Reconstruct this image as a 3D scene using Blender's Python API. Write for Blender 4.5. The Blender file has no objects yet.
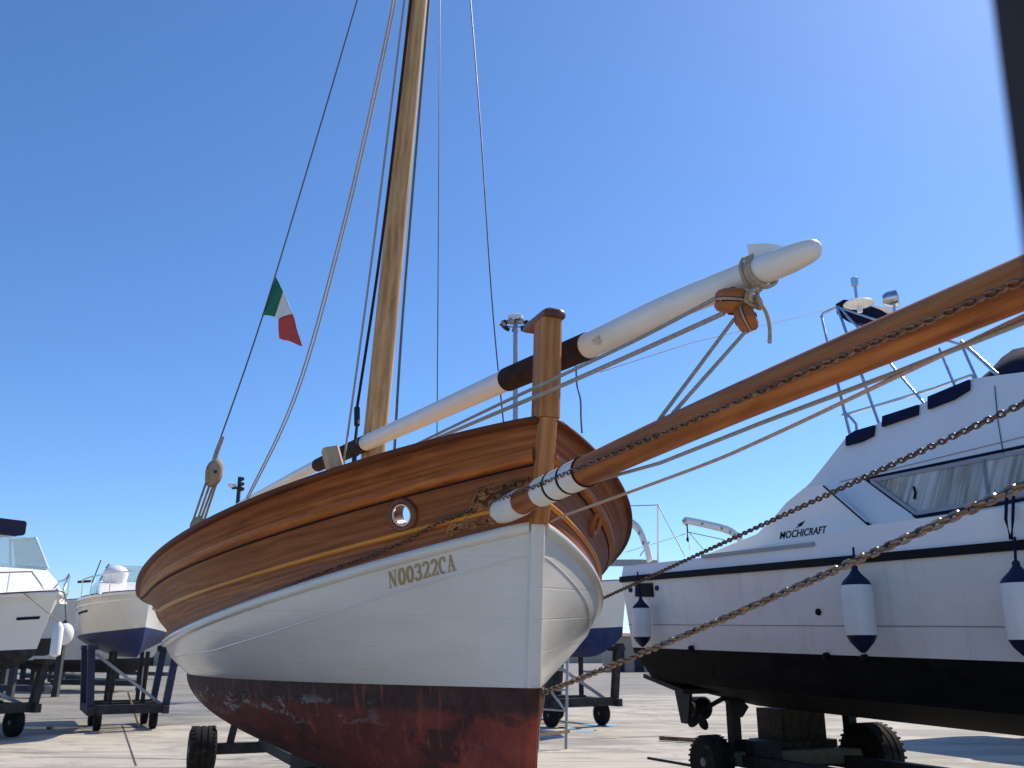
import bpy, math, random
from mathutils import Vector, Matrix
random.seed(7)
R = math.radians
scene = bpy.context.scene
COL = scene.collection
V = Vector

# ------------------------------------------------------------------ camera model
F = 900.0; PITCH = math.atan(266 / F); EYE = 1.6
CP, SP = math.cos(PITCH), math.sin(PITCH)
def ray(px, py):
    dx = px - 512; du = 384 - py
    y = F * CP - du * SP; z = F * SP + du * CP
    return V((dx / y, 1.0, z / y))
def at(px, py, Y):
    r = ray(px, py)
    return V((r.x * Y, Y, EYE + r.z * Y))
def pix(p):
    y, z = p[1], p[2] - EYE
    d = y * CP + z * SP; u = z * CP - y * SP
    return (512 + F * p[0] / d, 384 - F * u / d)
def ground(px, py):
    r = ray(px, py); Y = -EYE / r.z
    return V((r.x * Y, Y, 0))

# ------------------------------------------------------------------ mesh builder
def frame(t, up=V((0, 0, 1))):
    t = t.normalized()
    if abs(t.dot(up)) > .98: up = V((0, 1, 0))
    a = t.cross(up).normalized(); b = a.cross(t).normalized()
    return a, b
class MB:
    def __init__(s): s.v = []; s.f = []; s.fm = []; s.m = 0; s.fuv = {}
    def face(s, idx, uv=None):
        s.f.append(tuple(idx)); s.fm.append(s.m)
        if uv: s.fuv[len(s.f) - 1] = uv
    def add(s, vs, fs):
        o = len(s.v); s.v += [V(p) for p in vs]
        for f in fs: s.face([o + i for i in f])
        return s
    def grid(s, rows, wrap=False, close=False):
        o = len(s.v); n = len(rows[0])
        for r in rows: s.v += [V(p) for p in r]
        m = len(rows)
        U = [0.0]; jm = n // 2
        for i in range(1, m + 1): U.append(U[-1] + (V(rows[i % m][jm]) - V(rows[i - 1][jm])).length)
        W = [0.0]; im = m // 2
        for j in range(1, n + 1): W.append(W[-1] + (V(rows[im][j % n]) - V(rows[im][j - 1])).length)
        for i in range(m - 1 + (1 if close else 0)):
            for j in range(n - 1 + (1 if wrap else 0)):
                i2 = (i + 1) % m; j2 = (j + 1) % n
                s.face([o + i * n + j, o + i * n + j2, o + i2 * n + j2, o + i2 * n + j], ((U[i], W[j]), (U[i], W[j + 1]), (U[i + 1], W[j + 1]), (U[i + 1], W[j])))
        return o
    def tube(s, pts, r, n=8, caps=True, squash=None, up=V((0, 0, 1))):
        pts = [V(p) for p in pts]; k = len(pts)
        rr = r if isinstance(r, (list, tuple)) else [r] * k
        rows = []
        for i, p in enumerate(pts):
            t = pts[min(i + 1, k - 1)] - pts[max(i - 1, 0)]
            a, b = frame(t, up)
            sa, sb = squash or (1, 1)
            rows.append([p + a * math.cos(q) * rr[i] * sa + b * math.sin(q) * rr[i] * sb for q in (2 * math.pi * j / n for j in range(n))])
        o = s.grid(rows, wrap=True)
        if caps:
            s.face([o + j for j in range(n)][::-1]); s.face([o + (k - 1) * n + j for j in range(n)])
        return s
    def beam(s, p0, p1, w, h, up=V((0, 0, 1)), bev=0.0):
        p0, p1 = V(p0), V(p1); a, b = frame(p1 - p0, up)
        if bev:
            c = []
            for sx, sy in ((-1, -1), (1, -1), (1, 1), (-1, 1)):
                x, y = sx * w / 2, sy * h / 2
                q = [(x, y - sy * bev), (x - sx * bev, y)]
                if (sx, sy) in ((1, -1), (-1, 1)): q = q[::-1]
                c += q
            c = [c[0], c[1], c[2], c[3], c[4], c[5], c[6], c[7]]
        else:
            c = [(-w / 2, -h / 2), (w / 2, -h / 2), (w / 2, h / 2), (-w / 2, h / 2)]
        n = len(c)
        o = len(s.v)
        for p in (p0, p1): s.v += [p + a * x + b * y for x, y in c]
        for j in range(n): s.face([o + j, o + (j + 1) % n, o + n + (j + 1) % n, o + n + j])
        s.face([o + j for j in range(n)][::-1]); s.face([o + n + j for j in range(n)])
        return s
    def lathe(s, p, axis, prof, n=16, caps=True):
        p = V(p); axis = V(axis).normalized(); a, b = frame(axis)
        rows = [[p + axis * d + (a * math.cos(q) + b * math.sin(q)) * r for q in (2 * math.pi * j / n for j in range(n))] for d, r in prof]
        o = s.grid(rows, wrap=True)
        if caps:
            s.face([o + j for j in range(n)][::-1]); s.face([o + (len(prof) - 1) * n + j for j in range(n)])
        return s
    def prism(s, poly, ext):
        o = len(s.v); n = len(poly); ext = V(ext)
        s.v += [V(p) for p in poly] + [V(p) + ext for p in poly]
        s.face(range(o, o + n)); s.face(range(o + 2 * n - 1, o + n - 1, -1))
        for j in range(n): s.face([o + j, o + n + j, o + n + (j + 1) % n, o + (j + 1) % n])
        return s
    def torus(s, c, nrm, R_, r, n=20, m=8, sq=(1, 1)):
        c = V(c); nrm = V(nrm).normalized(); a, b = frame(nrm)
        rows = []
        for i in range(n):
            q = 2 * math.pi * i / n; d = a * math.cos(q) * sq[0] + b * math.sin(q) * sq[1]
            dn = d.normalized()
            rows.append([c + d * R_ + dn * r * math.cos(w) + nrm * r * math.sin(w) for w in (2 * math.pi * j / m for j in range(m))])
        s.grid(rows, wrap=True, close=True)
        return s
    def ell(s, c, ax, ay, az, n=16, m=9):
        c = V(c); ax, ay, az = V(ax), V(ay), V(az)
        rows = []
        for i in range(m):
            th = math.pi * (i + .02) / (m - 1 + .04)
            rows.append([c + az * math.cos(th) + (ax * math.cos(q) + ay * math.sin(q)) * math.sin(th) for q in (2 * math.pi * j / n for j in range(n))])
        s.grid(rows, wrap=True); return s

MATS = {}
ROOTM = {}
def finish(me, mats, smooth):
    for m in mats: me.materials.append(m)
    if smooth:
        me.shade_smooth(); me.set_sharp_from_angle(angle=R(smooth))
def obj(name, mb, mat, parent=None, smooth=35, props=None):
    """one mesh object; vertices are given in world coordinates"""
    mats = [mat] if not isinstance(mat, (list, tuple)) else list(mat)
    me = bpy.data.meshes.new(name)
    if parent is not None:
        M = ROOTM[parent.name]
    else:
        lo = V((min(p[i] for p in mb.v) for i in range(3))); hi = V((max(p[i] for p in mb.v) for i in range(3)))
        M = Matrix.Translation(((lo.x + hi.x) / 2, (lo.y + hi.y) / 2, lo.z))
    I = M.inverted()
    me.from_pydata([I @ V(p) for p in mb.v], [], mb.f)
    if len(mats) > 1:
        me.polygons.foreach_set('material_index', mb.fm)
    finish(me, mats, smooth)
    if mb.fuv:
        ul = me.uv_layers.new(name='grain')
        for k, p in enumerate(me.polygons):
            uv = mb.fuv.get(k)
            if uv:
                for li, q_ in zip(p.loop_indices, uv): ul.data[li].uv = q_
    import bmesh
    bm = bmesh.new(); bm.from_mesh(me); bmesh.ops.recalc_face_normals(bm, faces=bm.faces); bm.to_mesh(me); bm.free()
    if smooth: me.shade_smooth(); me.set_sharp_from_angle(angle=R(smooth))
    o = bpy.data.objects.new(name, me); COL.objects.link(o)
    if parent is not None: o.parent = parent
    else: o.matrix_world = M
    ROOTM[o.name] = M
    if props: tag(o, *props)
    return o
def tag(o, label, cat, group=None):
    o['label'] = label; o['category'] = cat
    if group: o['group'] = group
    return o
def thing(name, label, cat, loc, rz=0, group=None):
    o = bpy.data.objects.new(name, None); COL.objects.link(o)
    o.empty_display_size = .2
    o.location = loc; o.rotation_euler = (0, 0, rz)
    ROOTM[o.name] = Matrix.Translation(V(loc)) @ Matrix.Rotation(rz, 4, 'Z')
    return tag(o, label, cat, group)
def struct(o): o['kind'] = 'structure'; return o
def copy_tree(o, loc, rz, label, parent=None):
    c = o.copy(); COL.objects.link(c)
    if parent is None:
        c.location = loc; c.rotation_euler = (0, 0, rz); c['label'] = label
    else: c.parent = parent
    for ch in list(o.children): copy_tree(ch, None, 0, None, c)
    return c

# ------------------------------------------------------------------ materials
class NT:
    def __init__(s, name):
        s.m = bpy.data.materials.new(name); s.m.use_nodes = True
        s.t = s.m.node_tree; s.n = s.t.nodes; s.b = s.n['Principled BSDF']
        s.tc = s.n.new('ShaderNodeTexCoord')
    def L(s, a, b): s.t.links.new(a, b)
    def mapping(s, sc=(1, 1, 1), rot=(0, 0, 0), src='Object'):
        m = s.n.new('ShaderNodeMapping'); m.inputs['Scale'].default_value = sc; m.inputs['Rotation'].default_value = rot
        s.L(s.tc.outputs[src], m.inputs[0]); return m.outputs[0]
    def noise(s, vec, scale, detail=4, rough=.55, dist=0):
        n = s.n.new('ShaderNodeTexNoise'); n.inputs['Scale'].default_value = scale; n.inputs['Detail'].default_value = detail
        n.inputs['Roughness'].default_value = rough; n.inputs['Distortion'].default_value = dist
        s.L(vec, n.inputs['Vector']); return n.outputs[0]
    def ramp(s, fac, stops):
        r = s.n.new('ShaderNodeValToRGB'); e = r.color_ramp.elements
        while len(e) < len(stops): e.new(.5)
        for i, (p, c) in enumerate(stops):
            e[i].position = p; e[i].color = (c if len(c) == 4 else (*c, 1)) if isinstance(c, tuple) else (c, c, c, 1)
        s.L(fac, r.inputs[0]); return r.outputs[0]
    def mix(s, fac, a, b, mode='MIX'):
        m = s.n.new('ShaderNodeMix'); m.data_type = 'RGBA'; m.blend_type = mode
        for i, x in ((0, fac), (6, a), (7, b)):
            if hasattr(x, 'is_linked'): s.L(x, m.inputs[i])
            elif i == 0: m.inputs[0].default_value = x
            else: m.inputs[i].default_value = (*x, 1)
        return m.outputs[2]
    def math(s, op, a, b=0.0):
        m = s.n.new('ShaderNodeMath'); m.operation = op
        for i, x in ((0, a), (1, b)):
            if hasattr(x, 'is_linked'): s.L(x, m.inputs[i])
            else: m.inputs[i].default_value = x
        return m.outputs[0]
    def xyz(s, src='Object'):
        x = s.n.new('ShaderNodeSeparateXYZ'); s.L(s.tc.outputs[src], x.inputs[0]); return x.outputs
    def bump(s, h, strength=.2, dist=.01):
        b = s.n.new('ShaderNodeBump'); b.inputs['Strength'].default_value = strength; b.inputs['Distance'].default_value = dist
        s.L(h, b.inputs['Height']); s.L(b.outputs[0], s.b.inputs['Normal'])
    def set(s, **k):
        for n, v in k.items():
            n = {'base': 'Base Color', 'rough': 'Roughness', 'metal': 'Metallic', 'coat': 'Coat Weight', 'coatr': 'Coat Roughness', 'spec': 'Specular IOR Level'}[n]
            if hasattr(v, 'is_linked'): s.L(v, s.b.inputs[n])
            else: s.b.inputs[n].default_value = (*v, 1) if isinstance(v, tuple) else v
        return s.m
def simple(name, c, rough=.5, metal=0, var=.15, scale=6, coat=0, bump=0, dirt=None, spec=.5):
    m = NT(name); v = m.mapping()
    n = m.noise(v, scale, 5, .6)
    lo = tuple(x * (1 - var) for x in c); hi = tuple(min(1, x * (1 + var)) for x in c)
    col = m.ramp(n, [(.3, lo), (.7, hi)])
    if dirt:
        n2 = m.noise(v, dirt[1], 8, .7)
        col = m.mix(m.ramp(n2, [(dirt[2], 0.0), (dirt[2] + .15, 1.0)]), col, dirt[0])
    m.set(base=col, metal=metal, coat=coat, spec=spec, rough=m.ramp(n, [(.2, max(.02, rough - .08)), (.8, rough + .08)]))
    if bump: m.bump(m.noise(v, scale * 8, 6, .6), bump, .004)
    return m.m
def wood(name, dark, mid, light, along='y', rough=.32, coat=.4, scale=1.0, weather=None, bump=.15, spec=.3, uv=False, planks=False, knots=0):
    """long grain: along the mesh's own lengthwise coordinate (uv) or along one object axis"""
    m = NT(name)
    if uv: k, src = (1.5, 9, 1), 'UV'
    else: k, src = {'y': (9, .55, 9), 'x': (.55, 9, 9), 'z': (9, 9, .55)}[along], 'Object'
    v = m.mapping(tuple(x * scale for x in k), src=src)
    if planks:      # every board its own piece of timber
        sx = m.n.new('ShaderNodeSeparateXYZ'); m.L(m.tc.outputs['UV'], sx.inputs[0])
        pv = m.math('DIVIDE', sx.outputs[1], .12)
        idx = m.math('FLOOR', pv); fr = m.math('FRACT', pv)
        cb = m.n.new('ShaderNodeCombineXYZ'); m.L(m.math('MULTIPLY', idx, 3.7), cb.inputs[0]); m.L(m.math('MULTIPLY', idx, 1.9), cb.inputs[2])
        ad = m.n.new('ShaderNodeVectorMath'); m.L(v, ad.inputs[0]); m.L(cb.outputs[0], ad.inputs[1]); v = ad.outputs[0]
    g = m.noise(v, 1.25, 7, .62, .9)
    # cathedral figure: rings cut by the board
    wv = m.n.new('ShaderNodeTexWave'); wv.wave_type = 'BANDS'; wv.bands_direction = 'Y'
    wv.inputs['Scale'].default_value = .55; wv.inputs['Distortion'].default_value = 9.0; wv.inputs['Detail'].default_value = 3; wv.inputs['Detail Scale'].default_value = .8
    m.L(v, wv.inputs[0])
    fine = m.noise(m.mapping(tuple(x * (.9 if x < 2 else 7) * scale for x in k), src=src), 3, 3, .6)
    big = m.noise(m.mapping((.5, 1.6, 1) if uv else (.7, .5, .9), src=src), 1.3, 3, .5)
    mixg = m.math('ADD', m.math('MULTIPLY', g, .84), m.math('MULTIPLY', wv.outputs[1], .16))
    col = m.ramp(mixg, [(.30, dark), (.5, mid), (.70, light)])
    col = m.mix(m.math('MULTIPLY', m.ramp(fine, [(.45, 0.0), (.7, 1.0)]), .4), col, tuple(x * .6 for x in dark))
    col = m.mix(m.ramp(big, [(.4, 0.0), (.7, .4)]), col, tuple(x * .6 for x in mid))
    if planks:
        tone = m.n.new('ShaderNodeTexWhiteNoise'); tone.noise_dimensions = '1D'; m.L(idx, tone.inputs['W'])
        col = m.mix(m.math('MULTIPLY', tone.outputs[0], .55), col, tuple(x * .55 for x in mid))
        seam = m.ramp(fr, [(0, 1.0), (.022, 0.0), (.978, 0.0), (1, 1.0)])
        col = m.mix(m.math('MULTIPLY', seam, .7), col, (.03, .012, .006))
    if weather: col = m.mix(m.ramp(m.noise(m.mapping((.5, 3.5, 1) if uv else (4, 4, .6), src=src), 2.2, 6, .7), [(.56, 0.0), (.68, .6)]), col, weather)
    if knots:       # knots with dark hearts, and a few drying cracks along the grain
        vo = m.n.new('ShaderNodeTexVoronoi'); vo.inputs['Scale'].default_value = knots; vo.inputs['Randomness'].default_value = 1
        m.L(m.mapping((1, 2.2, 1), src=src), vo.inputs[0])
        kd = m.math('ADD', vo.outputs[0], m.math('MULTIPLY', m.noise(m.mapping((14, 30, 1), src=src), 1, 3), .05))
        col = m.mix(m.ramp(kd, [(.045, .9), (.075, .55), (.12, 0.0)]), col, tuple(x * .3 for x in mid))
        cr = m.noise(m.mapping((.9, 34, 1), src=src), 1.6, 3, .55)
        col = m.mix(m.ramp(cr, [(.66, 0.0), (.70, .7)]), col, tuple(x * .28 for x in mid))
    m.set(base=col, rough=m.ramp(g, [(.2, rough - .06), (.8, rough + .12)]), coat=coat, coatr=.18, spec=spec)
    h = m.math('ADD', g, m.math('MULTIPLY', fine, .5))
    if planks: h = m.math('SUBTRACT', h, m.math('MULTIPLY', seam, .8))
    m.bump(h, bump, .004)
    return m.m

M_hullwood = wood('varnished_plank', (.13, .036, .010), (.36, .105, .026), (.57, .205, .065), 'y', .42, .05, bump=.25, uv=True, planks=True, spec=.18)
M_strake = wood('varnished_strake', (.26, .065, .012), (.48, .14, .028), (.62, .23, .06), 'y', .38, .06, uv=True, spec=.25)
M_orange = wood('golden_moulding', (.60, .19, .016), (.74, .28, .03), (.80, .36, .06), 'y', .35, .1, uv=True)
M_rail = wood('rail_wood', (.08, .02, .007), (.16, .042, .012), (.23, .07, .02), 'y', .5, .0, uv=True, spec=.2)
M_post = wood('post_wood', (.30, .12, .038), (.48, .21, .075), (.58, .29, .115), 'z', .5, 0, uv=True, spec=.15)
M_cap = wood('cap_wood', (.10, .032, .014), (.17, .055, .02), (.24, .08, .03), 'y', .4, .3)
M_sprit = wood('bowsprit_wood', (.19, .055, .016), (.41, .135, .036), (.54, .21, .064), 'y', .5, .0, bump=.35, uv=True, spec=.2, weather=(.15, .042, .012), knots=2.3)
M_mast = wood('mast_wood', (.40, .21, .085), (.60, .365, .17), (.72, .49, .26), 'z', .6, 0, spec=.15, weather=(.34, .15, .06), bump=.4, uv=True, knots=1.6)
M_pale = wood('pale_timber', (.45, .28, .14), (.6, .42, .24), (.68, .5, .3), 'z', .6, 0)
M_block = wood('block_wood', (.30, .08, .015), (.46, .14, .03), (.56, .2, .05), 'y', .45, .1)
M_greyblock = wood('weathered_block_wood', (.25, .18, .1), (.38, .29, .18), (.48, .38, .25), 'z', .7, 0)
M_carved = wood('carved_wood', (.15, .05, .014), (.31, .12, .035), (.50, .23, .07), 'y', .36, .4)
M_deck = wood('deck_wood', (.3, .2, .1), (.42, .29, .16), (.5, .36, .2), 'y', .6, 0)

def white_hull():
    m = NT('white_hull_paint'); v = m.mapping()
    n = m.noise(m.mapping((1, .35, 2.2)), 2.0, 6, .6)
    col = m.ramp(n, [(.3, (.66, .61, .525)), (.7, (.76, .71, .62))])
    st = m.noise(m.mapping((.8, .8, .12)), 6, 5, .7)
    col = m.mix(m.ramp(st, [(.6, 0.0), (.75, .25)]), col, (.55, .49, .40))
    sc = m.noise(v, 13, 9, .75)
    col = m.mix(m.ramp(sc, [(.69, 0.0), (.72, .5)]), col, (.42, .33, .25))
    # plank seams just reading through the paint
    z = m.xyz()
    w = m.math('FRACT', m.math('ADD', m.math('MULTIPLY', z[2], 6.3), m.math('MULTIPLY', z[1], -.35)))
    seam = m.ramp(w, [(0, 1.0), (.03, 0.0), (.97, 0.0), (1, 1.0)])
    h = m.math('SUBTRACT', m.math('MULTIPLY', m.noise(m.mapping((2, .6, 5)), 1.6, 3, .5), .9), m.math('MULTIPLY', seam, .35))
    m.bump(h, .3, .012)
    m.set(base=col, rough=m.ramp(n, [(.2, .16), (.8, .3)]), coat=.2, coatr=.15)
    return m.m
M_white = white_hull()
def red_bottom():
    m = NT('red_antifouling'); v = m.mapping()
    z = m.xyz()
    n = m.noise(m.mapping((1.2, 1.2, 2)), 2.5, 9, .7, .6)
    col = m.ramp(n, [(.3, (.12, .025, .017)), (.52, (.26, .048, .030)), (.75, (.36, .078, .048))])
    bl = m.noise(m.mapping((1, .7, 1.4)), 3.2, 9, .72, .4)
    col = m.mix(m.ramp(bl, [(.53, 0.0), (.58, .85)]), col, (.045, .022, .018))
    worn = m.ramp(m.math('ADD', m.math('MULTIPLY', z[1], .55), m.math('MULTIPLY', m.noise(v, 3, 6, .7), .7)), [(.42, 0.0), (.95, .62)])
    col = m.mix(worn, col, (.085, .030, .022))
    fresh = m.ramp(m.math('ADD', z[1], m.math('MULTIPLY', m.noise(m.mapping((3, 3, .5)), 4, 6, .7), .6)), [(.20, .6), (.62, 0.0)])
    col = m.mix(fresh, col, (.44, .085, .042))
    # dark boot band below the waterline, with a ragged lower edge
    zz = m.math('ADD', z[2], m.math('MULTIPLY', m.noise(v, 5, 8, .7), .13))
    band = m.math('MULTIPLY', m.math('SUBTRACT', zz, 1.318), 22)
    col = m.mix(m.ramp(band, [(0, 0.0), (1, .92)]), col, m.ramp(m.noise(v, 9, 6, .7), [(.35, (.028, .018, .015)), (.7, (.085, .045, .034))]))
    # flaked patches where pale primer shows, aft of the bow
    fl = m.noise(m.mapping((1.2, 1.1, 4.2)), 3.2, 10, .72, .5)
    aft = m.ramp(m.math('MULTIPLY', z[1], .4), [(.36, 0.0), (.75, 1.0)])
    hi = m.ramp(m.math('MULTIPLY', m.math('SUBTRACT', z[2], 1.0), 2.5), [(.30, .0), (.46, 1.0), (.72, 1.0), (.86, 0.0)])
    flake = m.ramp(fl, [(.55, 0.0), (.575, 1.0)])
    k = m.math('MULTIPLY', m.math('MULTIPLY', m.math('MULTIPLY', flake, aft), hi), .55)
    col = m.mix(k, col, m.ramp(m.noise(v, 20, 4), [(.3, (.30, .24, .21)), (.7, (.52, .46, .42))]))
    # drips running down
    dr = m.noise(m.mapping((7, 7, .3)), 2.5, 4, .6)
    col = m.mix(m.ramp(dr, [(.56, 0.0), (.7, .6)]), col, (.42, .085, .045))
    sc_ = m.noise(m.mapping((.8, .25, 7)), 2.2, 7, .75)       # fore-and-aft scrapes
    col = m.mix(m.ramp(sc_, [(.60, 0.0), (.66, .5)]), col, (.05, .022, .018))
    m.set(base=col, rough=.7, spec=.2); m.bump(m.math('ADD', bl, m.math('ADD', fl, sc_)), .45, .01)
    return m.m
M_red = red_bottom()
M_redstem = None
M_spar = simple('white_spar_paint', (.80, .77, .70), .35, 0, .05, 5, dirt=((.30, .24, .17), 8, .615))
M_leather = simple('dark_leather', (.038, .018, .012), .75, 0, .5, 14, bump=.3, spec=.15)
M_rope = simple('tan_rope', (.42, .33, .22), .9, 0, .25, 60)
M_ropetan = simple('weathered_tan_rope', (.30, .23, .14), .9, 0, .3, 50)
M_ropegrey = simple('grey_rope', (.34, .31, .27), .9, 0, .2, 60)
M_ropepink = simple('pinkish_rope', (.50, .34, .26), .85, 0, .2, 60)
M_wire = simple('steel_wire', (.13, .125, .12), .45, .6, .2, 30)
M_wirelight = simple('pale_wire', (.42, .40, .36), .6, .1, .2, 30)
M_chaindark = simple('tarnished_chain', (.12, .085, .065), .34, .85, .4, 40)
M_chainrust = simple('rusty_chain', (.24, .155, .105), .24, .85, .45, 30)
M_gold = simple('gold_lettering', (.38, .25, .09), .4, .15, .12, 20)
M_black = simple('black_paint', (.007, .007, .008), .6, 0, .4, 4, bump=.1, spec=.15)
M_rubber = simple('tyre_rubber', (.018, .017, .016), .85, 0, .4, 12, bump=.4, spec=.15, dirt=((.07, .06, .05), 9, .56))
M_hub = simple('dull_hub_metal', (.17, .16, .15), .55, .5, .4, 10)
M_gel = simple('white_gelcoat', (.84, .81, .76), .22, 0, .04, 2, coat=.3, dirt=((.55, .52, .47), 2.5, .66))
M_gelcream = simple('cream_gelcoat', (.80, .77, .70), .25, 0, .04, 1.2, coat=.2, dirt=((.68, .64, .56), 1.5, .66))
M_navy = simple('navy_canvas', (.008, .011, .038), .8, 0, .3, 8, bump=.2, spec=.15)
M_blue = simple('blue_antifouling', (.012, .028, .12), .6, 0, .35, 5, dirt=((.03, .05, .13), 6, .55))
M_steel = simple('stainless_tube', (.62, .62, .62), .18, 1, .06, 10)
M_grey = simple('grey_trim', (.30, .30, .31), .4, .2, .1, 6)
M_dkgrey = simple('dark_grey_steel', (.04, .038, .037), .7, .1, .45, 8, bump=.2, spec=.25, dirt=((.11, .05, .025), 7, .6))
M_rustiron = simple('rusty_iron', (.16, .075, .04), .75, .2, .5, 8, bump=.4, dirt=((.30, .27, .2), 5, .55))
M_olive = simple('worn_olive_iron', (.20, .185, .13), .7, .1, .3, 6, bump=.3, dirt=((.15, .06, .03), 6, .55))
M_bluesteel = simple('blue_steel_paint', (.010, .018, .065), .5, .1, .4, 8, dirt=((.05, .04, .04), 8, .6))
M_timberdark = wood('old_timber', (.03, .022, .016), (.06, .045, .032), (.10, .075, .05), 'x', .85, 0)
M_fender = simple('white_fender_vinyl', (.74, .73, .70), .4, 0, .05, 6, dirt=((.45, .42, .38), 9, .64))
M_fendnavy = simple('navy_fender_end', (.008, .011, .04), .5, 0, .3, 6, spec=.3)
M_beige = simple('beige_render', (.42, .34, .26), .85, 0, .15, .6, dirt=((.25, .2, .16), 1.2, .6))
M_galv = simple('galvanised_steel', (.34, .36, .38), .5, .5, .15, 5)
M_lamp = simple('lamp_glass', (.6, .6, .58), .2, 0, .05, 5)
M_seamshade = simple('seam_shade_dark', (.02, .009, .005), .7, 0, .3, 8, spec=.2)  # near-black for the seams and painted shadow lines beside the strake
M_flaggreen = simple('green_cloth', (.018, .16, .085), .85, 0, .15, 10)
M_flagwhite = simple('white_cloth', (.78, .75, .68), .85, 0, .05, 10)
M_flagred = simple('red_cloth', (.50, .07, .055), .85, 0, .15, 10)
M_farhull = simple('far_white_paint', (.7, .69, .66), .4, 0, .08, 1)
M_fardark = simple('far_dark_mass', (.05, .048, .05), .8, 0, .5, .5)
M_standin = simple('stand_in_dark', (.040, .038, .040), .7, 0, .3, 6, bump=.3, spec=.2)  # dark tone of the added stand-in post by the lens
def glass(name, c=(.55, .66, .68), rough=.05):
    m = NT(name); m.set(base=c, rough=rough, spec=.6); m.b.inputs['Transmission Weight'].default_value = .75
    m.b.inputs['IOR'].default_value = 1.2
    return m.m
M_glass = glass('tinted_windscreen')
M_darkglass = simple('dark_window_glass', (.02, .03, .045), .06, 0, .2, 3)
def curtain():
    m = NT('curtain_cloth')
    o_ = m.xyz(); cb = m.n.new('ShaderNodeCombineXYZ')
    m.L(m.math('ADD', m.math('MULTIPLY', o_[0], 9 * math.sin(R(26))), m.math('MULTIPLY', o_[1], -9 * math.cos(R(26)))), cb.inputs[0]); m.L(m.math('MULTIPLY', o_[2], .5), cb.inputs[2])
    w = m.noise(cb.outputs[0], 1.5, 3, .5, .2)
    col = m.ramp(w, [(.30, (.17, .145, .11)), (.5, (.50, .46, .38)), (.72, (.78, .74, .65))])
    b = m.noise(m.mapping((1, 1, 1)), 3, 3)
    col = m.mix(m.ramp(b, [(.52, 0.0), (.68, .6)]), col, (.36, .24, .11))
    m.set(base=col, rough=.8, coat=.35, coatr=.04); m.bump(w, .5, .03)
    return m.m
M_curtain = curtain()
def concrete(name, a, b, stain, joint=True):
    m = NT(name); v = m.mapping(src='Object')
    n = m.noise(v, .35, 8, .62, .3); f = m.noise(v, 18, 6, .7)
    col = m.ramp(n, [(.3, a), (.7, b)])
    col = m.mix(.25, col, m.ramp(f, [(.3, tuple(x * .6 for x in a)), (.7, b)]))
    s = m.noise(m.mapping((.5, 1.5, 1)), .55, 8, .7, .8)
    col = m.mix(m.ramp(s, [(.48, 0.0), (.58, .8)]), col, stain)
    sp = m.noise(v, 2.3, 9, .8)
    col = m.mix(m.ramp(sp, [(.63, 0.0), (.68, .8)]), col, tuple(x * .45 for x in stain))
    tr = m.noise(m.mapping((.12, 2.6, 1), (0, 0, .5)), .9, 5, .7)
    col = m.mix(m.ramp(tr, [(.54, 0.0), (.66, .5)]), col, tuple(x * .6 for x in stain))
    ck = m.n.new('ShaderNodeTexVoronoi'); ck.feature = 'DISTANCE_TO_EDGE'; ck.inputs['Scale'].default_value = .42; m.L(m.mapping((1, 1.3, 1), (0, 0, .4)), ck.inputs[0])
    wob = m.math('ADD', ck.outputs[0], m.math('MULTIPLY', m.noise(v, 3, 6, .7), .05))
    col = m.mix(m.ramp(wob, [(.016, .3), (.026, 0.0)]), col, tuple(x * .35 for x in stain))
    gr = m.noise(v, 1.1, 7, .75, 1.2)
    col = m.mix(m.ramp(gr, [(.5, 0.0), (.62, .45)]), col, tuple(x * .85 for x in stain))
    m.set(base=col, rough=m.ramp(s, [(.55, .85), (.64, .5)]))
    m.bump(f, .25, .01)
    return m.m
M_conc = concrete('harbour_concrete', (.37, .335, .28), (.54, .485, .405), (.20, .185, .16))
M_asph = concrete('worn_asphalt', (.21, .195, .17), (.31, .285, .25), (.13, .122, .11))
M_joint = simple('joint_tar', (.06, .055, .05), .8, 0, .3, 4)
M_puddle = NT('puddle_water').set(base=(.05, .05, .05), rough=.02)

# ------------------------------------------------------------------ ground
def sheet(name, poly, z, mat):
    mb = MB(); mb.add([V((p[0], p[1], z)) for p in poly], [range(len(poly))])
    return struct(obj(name, mb, mat, smooth=0))
sheet('ground', [(-900, -60), (900, -60), (900, 1500), (-900, 1500)], -.004, M_asph)
q = [ground(-300, 742), ground(60, 735), ground(210, 722), ground(330, 716), ground(640, 694), ground(1100, 688), ground(1700, 700)]
sheet('pavement', [(-30, -30), (40, -30), (40, q[-1].y)] + [(p.x, p.y) for p in reversed(q)] + [(-30, q[0].y)], 0, M_conc)
def strip(p0, p1, w, z=.004):
    d = (p1 - p0).normalized(); n = V((-d.y, d.x, 0)) * w / 2
    return [p0 - n, p0 + n, p1 + n, p1 - n]
mb = MB()
for a_, b_, w in (((122, 724), (136, 766), .03), ((20, 757), (400, 762), .025), ((560, 741), (760, 731), .025), ((640, 705), (1000, 716), .02)):
    p = strip(ground(*a_), ground(*b_), w); mb.add([V((x.x, x.y, .004)) for x in p], [range(4)])
struct(obj('ground_joint', mb, M_joint, smooth=0))
def puddle(cx, cy, rx, ry, z=.004, sd=0):
    rnd = random.Random(sd); c = ground(cx, cy); pts = []
    ph = [rnd.random() * 6 for _ in range(4)]
    for i in range(48):
        a = 2 * math.pi * i / 48
        k = 1 + .18 * math.sin(2 * a + ph[0]) + .16 * math.sin(3 * a + ph[1]) + .1 * math.sin(5 * a + ph[2]) + .06 * math.sin(9 * a + ph[3])
        p = ground(cx + rx * k * math.cos(a), cy + ry * k * math.sin(a)); pts.append((p.x, p.y))
    return sheet('puddle', pts, z, M_puddle)
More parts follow.
